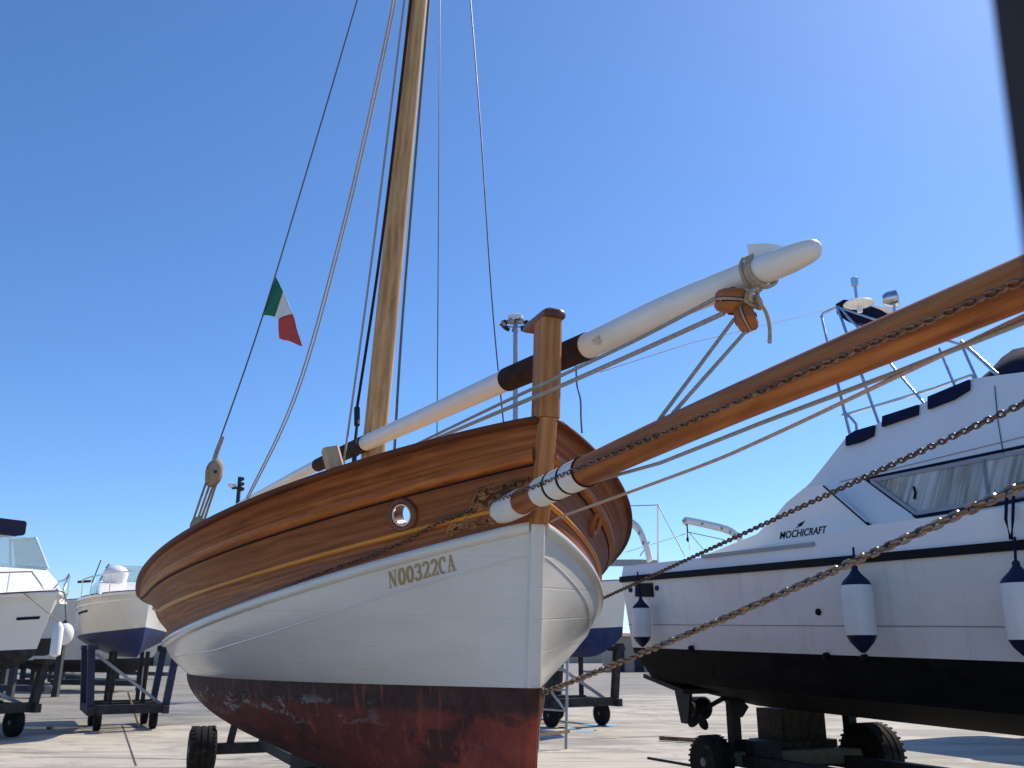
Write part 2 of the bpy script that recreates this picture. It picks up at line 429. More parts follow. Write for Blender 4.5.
puddle(602, 725, 15, 1.1, .004, 1); puddle(566, 728, 9, 1.0, .004, 2); puddle(45, 728, 32, 1.6, .004, 3); puddle(585, 731, 12, .8, .004, 5)

# ------------------------------------------------------------------ main boat hull form (fitted to the photograph)
TH = R(22.440459); B0 = V((.1354883, 4.7, 0)); LEN = 8.0; TM = .5111
LV = dict(rail=(1.858, 2.561, .904, 2.740, -1.895, 1.260, -.105), strake=(1.793, 2.322, .967, 2.534, -1.745, 1.582, -.055),
          orange=(1.679, 2.338, .954, 2.333, -1.701, 1.751, -.022), white=(1.608, 2.500, .927, 2.239, -1.974, 1.759, .006),
          groove=(1.498, 1.933, .886, 2.078, -1.943, 1.588, .054), wl=(1.393, 1.783, 1.102, 1.417, -.071, .093, .077))
ORDER = ['rail', 'strake', 'orange', 'white', 'groove', 'wl']
def loc2w(x, u, z): return V((B0.x + x * math.cos(TH) - u * math.sin(TH), B0.y + x * math.sin(TH) + u * math.cos(TH), z))
def lev(name, t):
    B, p, qq, a, b, c, u0 = LV[name]
    u = u0 + (LEN - u0 * 1.2) * t
    w = min(1, abs(1 - min(max(t / TM, 0), 1)))
    bow = max(0, 1 - w ** p) ** qq
    w2 = min(max((t - TM) / (1 - TM), 0), 1)
    st = max(0, 1 - w2 ** 2.2) ** .7
    h = .043 + (B - .043) * (bow if t < TM else st)
    return V((h, u, a + b * t + c * t * t))
def section(t, w):
    """w: 0 rail .. 5 waterline; smooth across the white topsides"""
    if w <= 3:
        i = min(int(w), 2); k = w - i
        Q = [lev(ORDER[j], t) for j in range(4)]
        p = Q[i].lerp(Q[i + 1], k)
        # half breadth from one quadratic through rail and white line, fitted to the middle two
        def g(z): return (Q[0].z - z) / max(1e-4, Q[0].z - Q[3].z)
        num = den = 0
        for j in (1, 2):
            s_ = g(Q[j].z); base = Q[0].x + (Q[3].x - Q[0].x) * s_; b_ = s_ * (1 - s_)
            num += b_ * (Q[j].x - base); den += b_ * b_
        c_ = num / den if den > 1e-9 else 0
        s_ = g(p.z); p.x = Q[0].x + (Q[3].x - Q[0].x) * s_ + c_ * s_ * (1 - s_)
        return p
    k = (w - 3) / 2
    A, C = lev('white', t), lev('wl', t)
    z = A.z + (C.z - A.z) * k
    h = C.x + (A.x - C.x) * (1 - k ** 1.75)
    return V((h, A.y + (C.y - A.y) * k, z))
def surf(t, w, side=-1):
    p = section(t, w); return loc2w(side * p.x, p.y, p.z)
def normal(t, w, side=-1):
    e = 1e-3
    n = (surf(min(t + e, 1), w, side) - surf(max(t - e, 0), w, side)).cross(surf(t, min(w + e, 5), side) - surf(t, max(w - e, 0), side)).normalized()
    out = loc2w(side, 0, 0) - loc2w(0, 0, 0)
    return n if n.dot(out) > 0 else -n
def hit(px, py, side=-1, t0=.1, w0=2.5):
    """(t,w) of the hull point seen at a pixel"""
    best = None
    for i in range(60):
        for j in range(26):
            t, w = (i / 59) ** 1.5 * .6, j / 5
            p = pix(surf(t, w, side)); d = (p[0] - px) ** 2 + (p[1] - py) ** 2
            if best is None or d < best[0]: best = (d, t, w)
    _, t, w = best
    for _ in range(12):
        p = pix(surf(t, w, side)); e = 1e-4
        a = pix(surf(t + e, w, side)); b = pix(surf(t, min(w + e, 5), side))
        J = ((a[0] - p[0]) / e, (b[0] - p[0]) / e, (a[1] - p[1]) / e, (b[1] - p[1]) / e)
        D = J[0] * J[3] - J[1] * J[2]
        if abs(D) < 1e-9: break
        rx, ry = px - p[0], py - p[1]
        t = min(max(t + max(-.03, min(.03, (J[3] * rx - J[1] * ry) / D)), 0), .75)
        w = min(max(w + max(-.4, min(.4, (-J[2] * rx + J[0] * ry) / D)), 0), 4.999)
    return t, w
class Mapper:
    """bilinear map from a pixel quad onto the hull, so small work is cheap"""
    def __init__(s, side=-1): s.c = {}; s.side = side
    def __call__(s, px, py, off=0.0):
        k = (round(px, 2), round(py, 2))
        if k not in s.c: s.c[k] = hit(px, py, s.side)
        t, w = s.c[k]
        return surf(t, w, s.side) + normal(t, w, s.side) * off
HM = Mapper()

boat = thing('sailing_boat', 'old wooden sailing boat with varnished topsides, white hull and worn red bottom', 'sailing boat', (B0.x, B0.y, 0), TH)
N = 220
TS = [(i / N) ** 1.5 for i in range(N + 1)]
HOLES = []   # hawse holes: (side, centre, radius)
hs = hit(403, 515); hc = surf(*hs); hn = normal(*hs)
hp = hit(595, 522, 1)
if True:
    tp, wp = hp
    hcp = surf(tp, wp, 1); hnp = normal(tp, wp, 1)
HOLES = [(-1, hc, .066), (1, hcp, .066)]
def bulwark(side):
    mb = MB(); W = [3 * j / 30 for j in range(31)]
    outer = [[surf(t, w, side) for w in W] for t in TS]
    inner = []
    for t in TS:
        row = []
        for w in W:
            p = section(t, w); h = max(.0, p.x - .06); row.append(loc2w(side * h, p.y + (.06 if t < .02 else 0), p.z))
        inner.append(row)
    for rows in (outer, inner):
        o = len(mb.v); n = len(W)
        for r_ in rows: mb.v += r_
        for i in range(len(TS) - 1):
            for j in range(n - 1):
                c = (rows[i][j] + rows[i + 1][j + 1]) / 2
                if any(s_ == side and (c - h_).length < (r_ if rows is outer else r_ + .05) for s_, h_, r_ in HOLES): continue
                u0_, u1_ = section(TS[i], 1).y, section(TS[i + 1], 1).y
                mb.face([o + i * n + j, o + i * n + j + 1, o + (i + 1) * n + j + 1, o + (i + 1) * n + j], ((u0_, W[j] * .24), (u0_, W[j + 1] * .24), (u1_, W[j + 1] * .24), (u1_, W[j] * .24)))
    return mb
both = MB()
for sd in (-1, 1):
    m_ = bulwark(sd); o = len(both.v); both.v += m_.v
    for k_, f_ in enumerate(m_.f): both.face([o + i for i in f_], m_.fuv.get(k_))
obj('bulwark', both, M_hullwood, boat, 40)
mb = MB()
for sd in (-1, 1):
    mb.grid([[surf(t, 3 + 2 * j / 24, sd) for j in range(25)] for t in TS])
obj('topsides', mb, M_white, boat, 40)
# bottom
ZK = .62
def bottom(t, v):
    p = lev('wl', t); zk = ZK + .25 * t * t
    g = (1 - v ** 2.0) ** .85
    keel = .05
    z = p.z - (p.z - zk) * v
    return V((keel + (p.x - keel) * g, p.y + .12 * v * (1 - t) - .3 * v * t, z))
mb = MB()
for sd in (-1, 1):
    rows = []
    for t in TS:
        r_ = [loc2w(sd * (q_ := bottom(t, j / 26)).x, q_.y, q_.z) for j in range(27)]
        q_ = bottom(t, 1); r_.append(loc2w(0, q_.y, q_.z)); rows.append(r_)
    mb.grid(rows)
obj('hull_bottom', mb, M_red, boat, 40)
mb = MB()
mb.grid([[loc2w(max(.01, section(t, 1.6).x - .075) * k, section(t, 1.6).y, section(t, 1.6).z) for k in (-1, -.5, 0, .5, 1)] for t in TS[4:]])
obj('deck', mb, M_deck, boat)
SEAM = sorted(hit(x_, y_) for x_, y_ in ((525, 557), (470, 572), (416, 587), (390, 594), (330, 613.5), (268, 634), (215, 650)))
def seam_w(t):
    if t <= SEAM[0][0]: return SEAM[0][1]
    for (t0, w0), (t1, w1) in zip(SEAM, SEAM[1:]):
        if t <= t1: return w0 + (w1 - w0) * (t - t0) / (t1 - t0)
    return SEAM[-1][1]
def moulding(name, level, prof, mat, t0=0.0, sides=(-1, 1), parent=None, dz=0.0, proj=False):
    """a section swept along a level curve; prof = (out, up) points"""
    for sd in sides:
        mb = MB(); rows = []
        for t in TS:
            if t < t0: continue
            if isinstance(level, str): p = lev(level, t)
            else: p = section(t, level)
            e = .002
            a = lev(level, max(t - e, 0)) if isinstance(level, str) else section(max(t - e, 0), level)
            b = lev(level, min(t + e, 1)) if isinstance(level, str) else section(min(t + e, 1), level)
            if proj:      # keep the level's height, take the breadth of the smooth side
                p = section(t, seam_w(t))
            d = b - a; nx, ny = d.y, -d.x; l = math.hypot(nx, ny) or 1
            nx, ny = nx / l, ny / l
            if t > .96: ny = max(ny, 0)
            rows.append([loc2w(sd * max(0, p.x + nx * o_), p.y + ny * o_, p.z + u_ + dz) for o_, u_ in prof])
        mb.grid(rows, wrap=True)
        mb.face([i for i in range(len(prof))][::-1]); mb.face([len(mb.v) - len(prof) + i for i in range(len(prof))])
        obj(name, mb, mat, parent or boat, 50)
def half_round(w, h, n=8): return [(-.012, -h / 2)] + [(w * math.sin(math.pi * i / n), -h / 2 * math.cos(math.pi * i / n)) for i in range(n + 1)] + [(-.012, h / 2)]
moulding('rail_cap', 'rail', [(-.10, -.004), (.02, -.004), (.032, .008), (.034, .022), (.024, .036), (-.10, .036)], M_rail)
moulding('rubbing_strake', 1.0, half_round(.042, .085), M_strake, dz=.045)
moulding('strake_seam_shade', 1.0, half_round(.004, .012), M_seamshade, dz=-.004)  # dark strip on the lower seam, painting the shadow line under the strake
moulding('strake_seam_shade', 1.0, half_round(.004, .009), M_seamshade, dz=.094)  # same on the upper seam: shadow line above the strake, put in as colour
moulding('trim_moulding', 2.0, half_round(.017, .030), M_orange)
moulding('white_wale', 'white', half_round(.026, .062), M_white, dz=-.028)
moulding('white_seam', 'groove', half_round(.004, .012), M_white, proj=True)

# stem: wooden head post, white stem, red stem foot
def stem_pt(z):
    P = [(3.5, -.17), (2.74, -.105), (2.239, .006), (1.417, .077), (.6, .215)]
    for (z0, u0), (z1, u1) in zip(P, P[1:]):
        if z <= z0 + 1e-9 and z >= z1 - 1e-9: return u0 + (u1 - u0) * (z0 - z) / (z0 - z1)
    return P[-1][1]
def stem(name, z0, z1, w, front, back, mat, bev=.012, steps=8, xo=-.008):
    mb = MB(); rows = []
    for i in range(steps + 1):
        z = z0 + (z1 - z0) * i / steps; u = stem_pt(z)
        h = w / 2
        rows.append([loc2w(x + (xo if z < 2.24 else 0), u + y, z) for x, y in ((-h, back), (-h, -front + bev), (-h + bev, -front), (h - bev, -front), (h, -front + bev), (h, back))])
    mb.grid(rows, wrap=True); n = 6
    mb.face(range(n)); mb.face([len(mb.v) - 1 - i for i in range(n)])
    return obj(name, mb, mat, boat, 30)
ztop = at(547, 321, 4.55).z
stem('head_post', ztop, 2.765, .120, .068, .05, M_post, bev=.016)
stem('stem_post', 2.762, 2.225, .092, .064, .03, M_post)
stem('stem', 2.223, 1.418, .076, .046, .14, M_white)
stem('stem_foot', 1.416, .60, .074, .042, .16, M_red)
mb = MB(); u = stem_pt(ztop)
prof = [(-.064, 0), (-.068, .016), (-.056, .038), (-.03, .048), (.03, .048), (.056, .038), (.068, .016), (.064, 0)]
rows = []
for k, (du, sc) in enumerate(((-.10, .75), (-.09, .95), (-.06, 1.0), (.16, 1.0), (.20, .95), (.21, .75))):
    rows.append([loc2w(x * sc, u + du, ztop + z * (sc if z > 0 else 1) + .0) for x, z in prof])
mb.grid(rows, wrap=True); mb.face(range(8)); mb.face([len(mb.v) - 1 - i for i in range(8)])
obj('post_cap', mb, M_cap, boat, 40)

# hawse rings
for c_, n_, m__ in ((hc, hn, M_cap), (hcp, hnp, M_strake)):
    mb = MB()
    mb.torus(c_ + n_ * .004, n_, .078, .022, 28, 10)
    mb.lathe(c_ - n_ * .09, n_, [(0, .062), (.1, .062), (.1, .085), (0, .085)], 28, caps=False)
    obj('hawse_ring', mb, m__, boat, 50)
mb = MB(); mb.torus(hc + hn * .012, hn, .058, .006, 24, 6); obj('hawse_lining', mb, M_steel, boat)

# carved scroll panel at the bow (starboard), traced on to the planking
def scroll(mb, pts, r0, r1, off=.006):
    P = [HM(x, y, off) for x, y in pts]; k = len(P)
    mb.tube(P, [r0 + (r1 - r0) * i / (k - 1) for i in range(k)], 6)
def spiral(cx, cy, r, turns, a0, sgn=1, sq=.8, n=14):
    return [(cx + r * (1 - .8 * i / n) * math.cos(a0 + sgn * turns * 2 * math.pi * i / n), cy + sq * r * (1 - .8 * i / n) * math.sin(a0 + sgn * turns * 2 * math.pi * i / n)) for i in range(n + 1)]
def interp(P, n=8):
    out = []
    for a, b in zip(P, P[1:]):
        out += [(a[0] + (b[0] - a[0]) * i / n, a[1] + (b[1] - a[1]) * i / n) for i in range(n)]
    return out + [P[-1]]
UP = [(470, 511), (474, 499), (480, 489), (499, 484), (528, 478), (528, 497), (508, 503), (488, 508)]
LO = [(447, 534), (450, 527), (458, 521), (474, 514), (494, 509), (495, 521), (478, 527)]
for outl, nm in ((UP, 'carved_panel'), (LO, 'carved_panel')):
    mb = MB()
    cen = (sum(p[0] for p in outl) / len(outl), sum(p[1] for p in outl) / len(outl))
    ring = interp(outl + [outl[0]], 3)[:-1]
    P = [HM(x, y, .003) for x, y in ring]; mb.add(P + [HM(*cen, .003)], [(i, (i + 1) % len(P), len(P)) for i in range(len(P))])
    pan = obj(nm, mb, M_rail, boat, 0)
    fr = MB(); scroll(fr, interp(outl + [outl[0]], 4), .008, .008, .006)
    rnd = random.Random(3 if outl is UP else 8)
    xs = [p[0] for p in outl]; ys = [p[1] for p in outl]
    def inside(x, y):
        c = False
        for (x1, y1), (x2, y2) in zip(outl, outl[1:] + outl[:1]):
            if (y1 > y) != (y2 > y) and x < (x2 - x1) * (y - y1) / (y2 - y1) + x1: c = not c
        return c
    placed = []; tries = 0
    while len(placed) < 13 and tries < 600:
        tries += 1
        x, y = rnd.uniform(min(xs), max(xs)), rnd.uniform(min(ys), max(ys))
        if not inside(x, y) or any((x - a) ** 2 + ((y - b) * 1.3) ** 2 < 36 for a, b in placed): continue
        placed.append((x, y))
        scroll(fr, spiral(x, y, rnd.uniform(3.6, 5), rnd.uniform(.9, 1.4), rnd.uniform(0, 6.28), rnd.choice((-1, 1)), .95), .012, .005, .006)
        a = rnd.uniform(-1.2, .2)
        lf = [(x + k * math.cos(a) * 7, y + k * math.sin(a) * 6 + 2 * math.sin(k * 3)) for k in (0, .3, .6, 1)]
        if all(inside(*p) for p in lf): scroll(fr, interp(lf, 3), .013, .003, .006)
    obj('carved_scroll', fr, M_carved, pan, 50)

# registration number, broad-nib serif letters on the planking
GL = {
 'N': [[(0.02, .02), (.22, .02)], [(.12, .02), (.12, .98)], [(0.0, .98), (.2, .98)], [(.14, .97), (.80, .04)], [(.82, .02), (.82, .98)], [(.7, .98), (.96, .98)]],
 'A': [[(.0, .02), (.26, .02)], [(.62, .02), (.98, .02)], [(.12, .02), (.46, .97)], [(.46, .97), (.80, .02)], [(.24, .34), (.66, .34)]],
 'C': [[(.50 + .38 * math.cos(a), .5 + .48 * math.sin(a)) for a in [R(d) for d in range(48, 318, 18)]], [(.80, .70), (.80, .95)]],
 '0': [[(.5 + .34 * math.cos(a), .5 + .48 * math.sin(a)) for a in [R(d) for d in range(0, 361, 18)]]],
 '3': [[(.46 + .30 * math.cos(a), .74 + .24 * math.sin(a)) for a in [R(d) for d in range(160, -91, -18)]], [(.46 + .34 * math.cos(a), .27 + .25 * math.sin(a)) for a in [R(d) for d in range(90, -171, -18)]]],
 '2': [[(.48 + .32 * math.cos(a), .72 + .26 * math.sin(a)) for a in [R(d) for d in range(165, -41, -18)]] + [(.55, .38), (.16, .06)], [(.14, .05), (.84, .05)], [(.84, .05), (.84, .2)]],
}
NW = {'N': (.22, .06), 'A': (.25, .06), 'C': (.24, .06), '0': (.27, .06), '3': (.24, .075), '2': (.24, .08)}
def hull_pts(pts):
    s = sorted(set((round(x, 5), round(y, 5)) for x, y in pts))
    def half(q):
        h = []
        for p in q:
            while len(h) > 1 and (h[-1][0] - h[-2][0]) * (p[1] - h[-2][1]) - (h[-1][1] - h[-2][1]) * (p[0] - h[-2][0]) <= 0: h.pop()
            h.append(p)
        return h
    a, b = half(s), half(s[::-1]); return a[:-1] + b[:-1]
mb = MB()
text = 'N00322CA'; adv = [1.0, .92, .92, .90, .92, .90, .96, 1.02]; tot = sum(adv)
b0, b1 = (389.4, 588.2), (457.2, 570.0); upv = ((-1.2, -16.2), (-2.0, -16.6))
def tp(X, Y):
    k = X / tot
    x = b0[0] + (b1[0] - b0[0]) * k; y = b0[1] + (b1[1] - b0[1]) * k
    return (x + Y * (upv[0][0] * (1 - k) + upv[1][0] * k), y + Y * (upv[0][1] * (1 - k) + upv[1][1] * k))
# lattice of hull points for a quick smooth mapping
LT = {}
for i in range(9):
    for j in range(3):
        pxy = tp(tot * i / 8, -.1 + .6 * j); LT[i, j] = hit(*pxy)
def onhull(X, Y, off):
    fi = min(max(X / tot * 8, 0), 7.999); fj = min(max((Y + .1) / .6, 0), 1.999)
    i, j = int(fi), int(fj); a, b = fi - i, fj - j
    t = (LT[i, j][0] * (1 - a) + LT[i + 1, j][0] * a) * (1 - b) + (LT[i, j + 1][0] * (1 - a) + LT[i + 1, j + 1][0] * a) * b
    w = (LT[i, j][1] * (1 - a) + LT[i + 1, j][1] * a) * (1 - b) + (LT[i, j + 1][1] * (1 - a) + LT[i + 1, j + 1][1] * a) * b
    return surf(t, w) + normal(t, w) * off
X0 = 0; lay = 0
for ch, ad in zip(text, adv):
    nw, nh = NW[ch]
    for st in GL[ch]:
        thin = ch in 'NA' and len(st) == 2
        w_ = nw
        if thin and abs(st[0][0] - st[1][0]) < .02: w_ = .09
        if ch == 'A' and st[0] == (.12, .02): w_ = .09
        for a, b in zip(st, st[1:]):
            lay += 1
            rect = [(p[0] + sx * w_ / 2, p[1] + sy * nh / 2) for p in (a, b) for sx in (-1, 1) for sy in (-1, 1)]
            H = hull_pts(rect)
            mb.add([onhull(X0 + .05 + x * .86, y, .003 + .00025 * (lay % 7)) for x, y in H], [range(len(H))])
    X0 += ad
obj('registration_number', mb, M_gold, boat, 0)

# mast
def tapered(p0, p1, r0, r1, n=24, k=14):
    return MB().tube([p0.lerp(p1, i / k) for i in range(k + 1)], [r0 + (r1 - r0) * i / k for i in range(k + 1)], n)
mast_lo = at(373.5, 452, 8.0); mast_hi = at(418, 0, 7.1)
md = (mast_hi - mast_lo)
mast_foot = mast_lo - md * .45; mast_top = mast_lo + md * 1.75
obj('mast', tapered(mast_foot, mast_top, .116, .072), M_mast, boat)
# bowsprit along the boat's own axis, on the starboard side of the stem
SA = at(500, 512.5, 4.79); SB = at(1024, 283, 1.98)
sd_ = (SB - SA).normalized(); sprit_len = 4.95
TIP = SA + sd_ * sprit_len
SR = .066
def sp(d): return SA + sd_ * d + V((0, 0, .021 * math.sin(math.pi * min(max(d, 0), 3.1) / 3.1)))
spr = obj('bowsprit', MB().tube([sp(sprit_len * i / 40) for i in range(41)], [SR - .0045 * i / 40 for i in range(41)], 28), M_sprit, boat)
def along(px):   # distance along the bowsprit of its axis point seen at pixel column px
    lo, hi = -.5, 4.0
    for _ in range(40):
        mid = (lo + hi) / 2
        if pix(sp(mid))[0] < px: lo = mid
        else: hi = mid
    return lo
for a_, b_ in ((499.5, 522), (541, 553.5), (556, 568), (570.5, 584)):
    mb = MB(); mb.tube([sp(along(a_)), sp(along(b_))], SR + .004, 28)
    obj('white_band', mb, M_spar, spr, 40)
for a_ in (554.8, 569.2, 585):
    mb = MB(); mb.torus(sp(along(a_)), sd_, SR + .002, .0055, 24, 6); obj('band_lashing', mb, M_leather, spr)
# wooden cleat block on the rail
t_, w_ = hit(333, 478); tr = surf(t_, 0)
mb = MB(); c0 = tr + V((.02, .02, .0)); c1 = at(330, 449, c0.y + .02)
c0 = c0 + V((0, 0, .03)); mb.beam(c0, c1, .095, .075, up=V((.4, -.9, 0)), bev=.012)
obj('timber_head', mb, M_pale, boat, 30)
# small cleat far aft on the rail, and chain hook
mb = MB(); hk = HM(273, 591, .012); hk2 = HM(262, 597, .014)
mb.beam(HM(262, 599, .006), HM(280, 590.5, .006), .022, .012); obj('chain_plate', mb, M_dkgrey, boat)

# ------------------------------------------------------------------ chains
def link_mesh(mb, c, t, side, Lk, Wk, r, n=14, m=6):
    """one oval link, long axis t, lying in the plane t-side"""
    t = t.normalized(); side = (side - t * side.dot(t)).normalized(); nrm = t.cross(side)
    h = (Lk - Wk) / 2; rows = []
    for i in range(n):
        q = 2 * math.pi * i / n
        d = t * math.cos(q) + side * math.sin(q)
        p = c + t * (h if math.cos(q) > 0 else -h) * (1 if abs(math.cos(q)) > 1e-6 else 0) + d * (Wk / 2 - r)
        rows.append([p + d * r * math.cos(w) + nrm * r * math.sin(w) for w in (2 * math.pi * j / m for j in range(m))])
    mb.grid(rows, wrap=True, close=True)
def resample(P, step):
    out = [P[0]]; acc = 0; prev = P[0]
    i = 1
    while i < len(P):
        d = (P[i] - prev).length
        if acc + d >= step:
            prev = prev.lerp(P[i], (step - acc) / d); out.append(prev); acc = 0
        else: acc += d; prev = P[i]; i += 1
    return out
def chain(name, path, pitch, mat, label, group, r=None, twist=.25):
    mb = MB(); P = resample(path, pitch); r = r or pitch * .19
    rnd = random.Random(len(P))
    for i in range(len(P) - 1):
        t = P[i + 1] - P[i]; a, b = frame(t); ang = (math.pi / 2 if i % 2 else 0) + rnd.uniform(-.2, .2) + twist
        side = a * math.cos(ang) + b * math.sin(ang)
        link_mesh(mb, (P[i] + P[i + 1]) / 2, t, side, pitch + 2.2 * r, max(pitch * .92, 4.4 * r), r)
    return obj(name, mb, mat, None, 60, (label, 'chain', group))
def sag(p0, p1, s, n=60):
    return [p0.lerp(p1, i / n) - V((0, 0, 4 * s * (i / n) * (1 - i / n))) for i in range(n + 1)]
stem_eye = loc2w(.02, stem_pt(1.40) - .075, 1.395)
def fit_sag(p0, p1, target, n=400):
    lo, hi = -.3, .6
    for _ in range(30):
        s = (lo + hi) / 2; best = min((abs(pix(p)[0] - target[0]), pix(p)[1]) for p in sag(p0, p1, s, n) if p.y > .5)
        if best[1] < target[1]: lo = s
        else: hi = s
    return s
s1 = fit_sag(stem_eye, TIP - V((0, 0, .06)), (900, 541))
chain('chain', sag(stem_eye, TIP - V((0, 0, .06)), s1, 200), .0295, M_chainrust, 'heavy rusty chain running from the red stem foot up to the right', 'chains staying the bowsprit', r=.0066, twist=.06)
mb = MB(); mb.torus(stem_eye + V((0, .01, 0)), (1, 0, 0), .02, .008, 16, 8); obj('stem_eye', mb, M_rustiron, boat)
pa = hit(602, 586, 1); port_eye = surf(min(pa[0], .45), 3.1, 1)
s2 = fit_sag(port_eye, TIP + V((.03, 0, -.01)), (850, 484))
chain('chain', sag(port_eye, TIP + V((.03, 0, -.01)), s2, 200), .027, M_chaindark, 'thin dark chain crossing in front of the motor yacht cabin', 'chains staying the bowsprit', r=.0043, twist=.78)
# upper chain: down the bowsprit face, round on to the planking
path = [HM(x_, y_, o_) for x_, y_, o_ in ((276, 592, .008), (300, 582, .010), (322, 573.5, .010), (345, 565.5, .010), (372, 556, .012), (400, 545, .014), (420, 534.5, .02), (440, 524, .028), (470, 512.5, .03))]
side_n = V((-math.cos(TH), -math.sin(TH), 0))
def on_sprit(px, py):
    d = along(px); p = sp(d)
    # nearest point of the tube's surface to the pixel ray
    r_ = ray(px, py); o_ = V((0, 0, EYE)); a, b = frame(sd_)
    best = None
    for i in range(72):
        q = 2 * math.pi * i / 72; n_ = a * math.cos(q) + b * math.sin(q)
        for dd in (-.2, -.1, 0, .1, .2):
            s = p + sd_ * dd + n_ * (SR + .006)
            if n_.dot(s - o_) > 0: continue
            pp = pix(s); e = (pp[0] - px) ** 2 + (pp[1] - py) ** 2
            if best is None or e < best[0]: best = (e, n_)
    return p, best[1]
for px, py in ((500, 500), (535, 488), (563, 476), (616, 453), (700, 417), (800, 374), (900, 332), (1000, 290)):
    p, n_ = on_sprit(px, py); path.append(p + n_ * (SR + .006))
path.append(TIP + n_ * .06)
fine = []
for a, b in zip(path, path[1:]): fine += [a.lerp(b, i / 30) for i in range(30)]
chain('chain', fine + [path[-1]], .030, M_chainrust, 'dark chain lying along the wooden bowsprit and the brown planking', 'chains staying the bowsprit', r=.0034, twist=.5)

# ------------------------------------------------------------------ ropes and wires
def rope(name, pts, r, mat, label, cat='rope', group=None, n=6, parent=None):
    mb = MB().tube(pts, r, n)
    if parent is not None: return obj(name, mb, mat, parent, 60)
    return obj(name, mb, mat, None, 60, (label, cat, group))
def px_path(P, k=10):
    W = [at(*p) for p in P]
    if len(W) == 2: return [W[0].lerp(W[1], i / k) for i in range(k + 1)]
    out = []
    for i in range(len(W) - 1):   # Catmull-Rom
        p0, p1, p2, p3 = W[max(i - 1, 0)], W[i], W[i + 1], W[min(i + 2, len(W) - 1)]
        for j in range(k):
            t = j / k
            out.append(.5 * ((2 * p1) + (p2 - p0) * t + (2 * p0 - 5 * p1 + 4 * p2 - p3) * t * t + (3 * p1 - p0 - 3 * p2 + p3) * t ** 3))
    return out + [W[-1]]
G = 'standing rigging of the wooden boat'
rope('shroud', px_path([(217, 448, 8.35), (262, 318, 8.1), (322, 120, 7.75), (366, -30, 7.4)]), .008, M_wire, 'thin dark wire shroud carrying the small flag', 'shroud', G)
for k, lab in ((0, 'left one of the paired tan ropes curving down to the rail'), (1, 'right one of the paired tan ropes curving down to the rail')):
    rope('halyard', px_path([(246 + k * 2, 499, 10.2), (296 + k * 3, 390, 9.6), (345 + k * 3, 215, 8.7), (388 + k * 3, 25, 7.6), (396 + k * 3, -30, 7.3)]), .009, M_rope, lab, 'halyard', G)
rope('shroud', px_path([(343, 468, 7.6), (373, 250, 7.4), (404, 2, 7.0), (408, -30, 6.9)]), .010, M_ropegrey, 'grey rope just left of the mast, running past the black collar', 'shroud', G)
rope('shroud', px_path([(357, 408, 7.7), (382, 240, 7.4), (411, 0, 7.0), (415, -30, 6.9)]), .014, M_leather, 'dark thick shroud hugging the left edge of the mast', 'shroud', G)
rope('halyard', px_path([(394, 458, 7.7), (404, 300, 7.45), (429, 0, 6.85), (432, -30, 6.8)]), .012, M_wire, 'dark line hugging the right edge of the mast', 'halyard', G)
rope('wire', px_path([(437, 442, 6.6), (438.5, 220, 6.6), (440, -30, 6.6)]), .0045, M_wire, 'hair thin vertical wire right of the mast', 'wire', G)
rope('wire', px_path([(504, 428, 5.6), (492, 300, 5.7), (480, 120, 5.9), (468, -30, 6.1)]), .005, M_wire, 'thin slanting wire farthest right of the mast', 'wire', G)
# turnbuckle and shackle by the collar
mb = MB(); c = at(355, 440, 7.55)
mb.tube(px_path([(357, 408, 7.7), (357, 425, 7.62)]), .026, 8); mb.tube(px_path([(357, 425, 7.62), (355, 445, 7.56)]), .014, 8)
mb.torus(at(354.5, 452, 7.5), (0, 1, 0), .035, .012, 16, 6); mb.tube(px_path([(354.5, 457, 7.5), (353, 474, 7.45)]), .02, 8)
obj('turnbuckle', mb, M_dkgrey, None, 50, ('dark metal turnbuckle with ring joining the shroud to the rail', 'turnbuckle'))

# tackle on the far left: two blocks and falls
def block(name, c, axis, up, size, mat, label, group=None, el=1.0):
    """a rounded wooden pulley block with a scored groove, sheave and strop"""
    axis = V(axis).normalized(); up = V(up); up = (up - axis * up.dot(axis)).normalized(); sd = axis.cross(up)
    th = thing(name, label, 'pulley block', c, 0, group)
    for k in (-1, 1):
        mb = MB(); rows = []
        for i, (o_, s_) in enumerate(((.08, .98), (.22, 1.0), (.34, .86), (.42, .55), (.44, .1))):
            rows.append([c + axis * size * o_ * k + (up * math.cos(q) * el + sd * math.sin(q) * .8 / el ** .4) * size * .62 * s_ for q in (2 * math.pi * j / 20 for j in range(20))])
        mb.grid(rows, wrap=True); mb.face(range(20)); mb.face([80 + j for j in range(20)])
        obj('cheek', mb, mat, th, 50)
    mb = MB(); mb.lathe(c - axis * size * .09, axis, [(0, size * .42), (size * .05, size * .36), (size * .13, size * .36), (size * .18, size * .42)], 18); obj('sheave', mb, M_dkgrey, th)
    mb = MB(); mb.lathe(c - axis * size * .48, axis, [(0, size * .1), (size * .96, size * .1)], 10); obj('pin', mb, M_dkgrey, th)
    mb = MB(); mb.torus(c, axis, size * .55, size * .05, 24, 6, (.82, el) if el > 1 else (1, 1)); obj('strop', mb, M_rope, th, 60)
    return th
cb1 = at(214, 473, 8.35); cb2 = at(197, 527, 8.3)
block('pulley_block', cb1, V((.5, -1, 0)), (cb1 - cb2), .16, M_greyblock, 'pale oval pulley block hanging on the shroud above the stern rail', 'tackle blocks', el=1.35)
block('pulley_block', cb2, V((.5, -1, 0)), (cb1 - cb2), .13, M_greyblock, 'pale pulley block lashed low against the stern rail', 'tackle blocks', el=1.25)
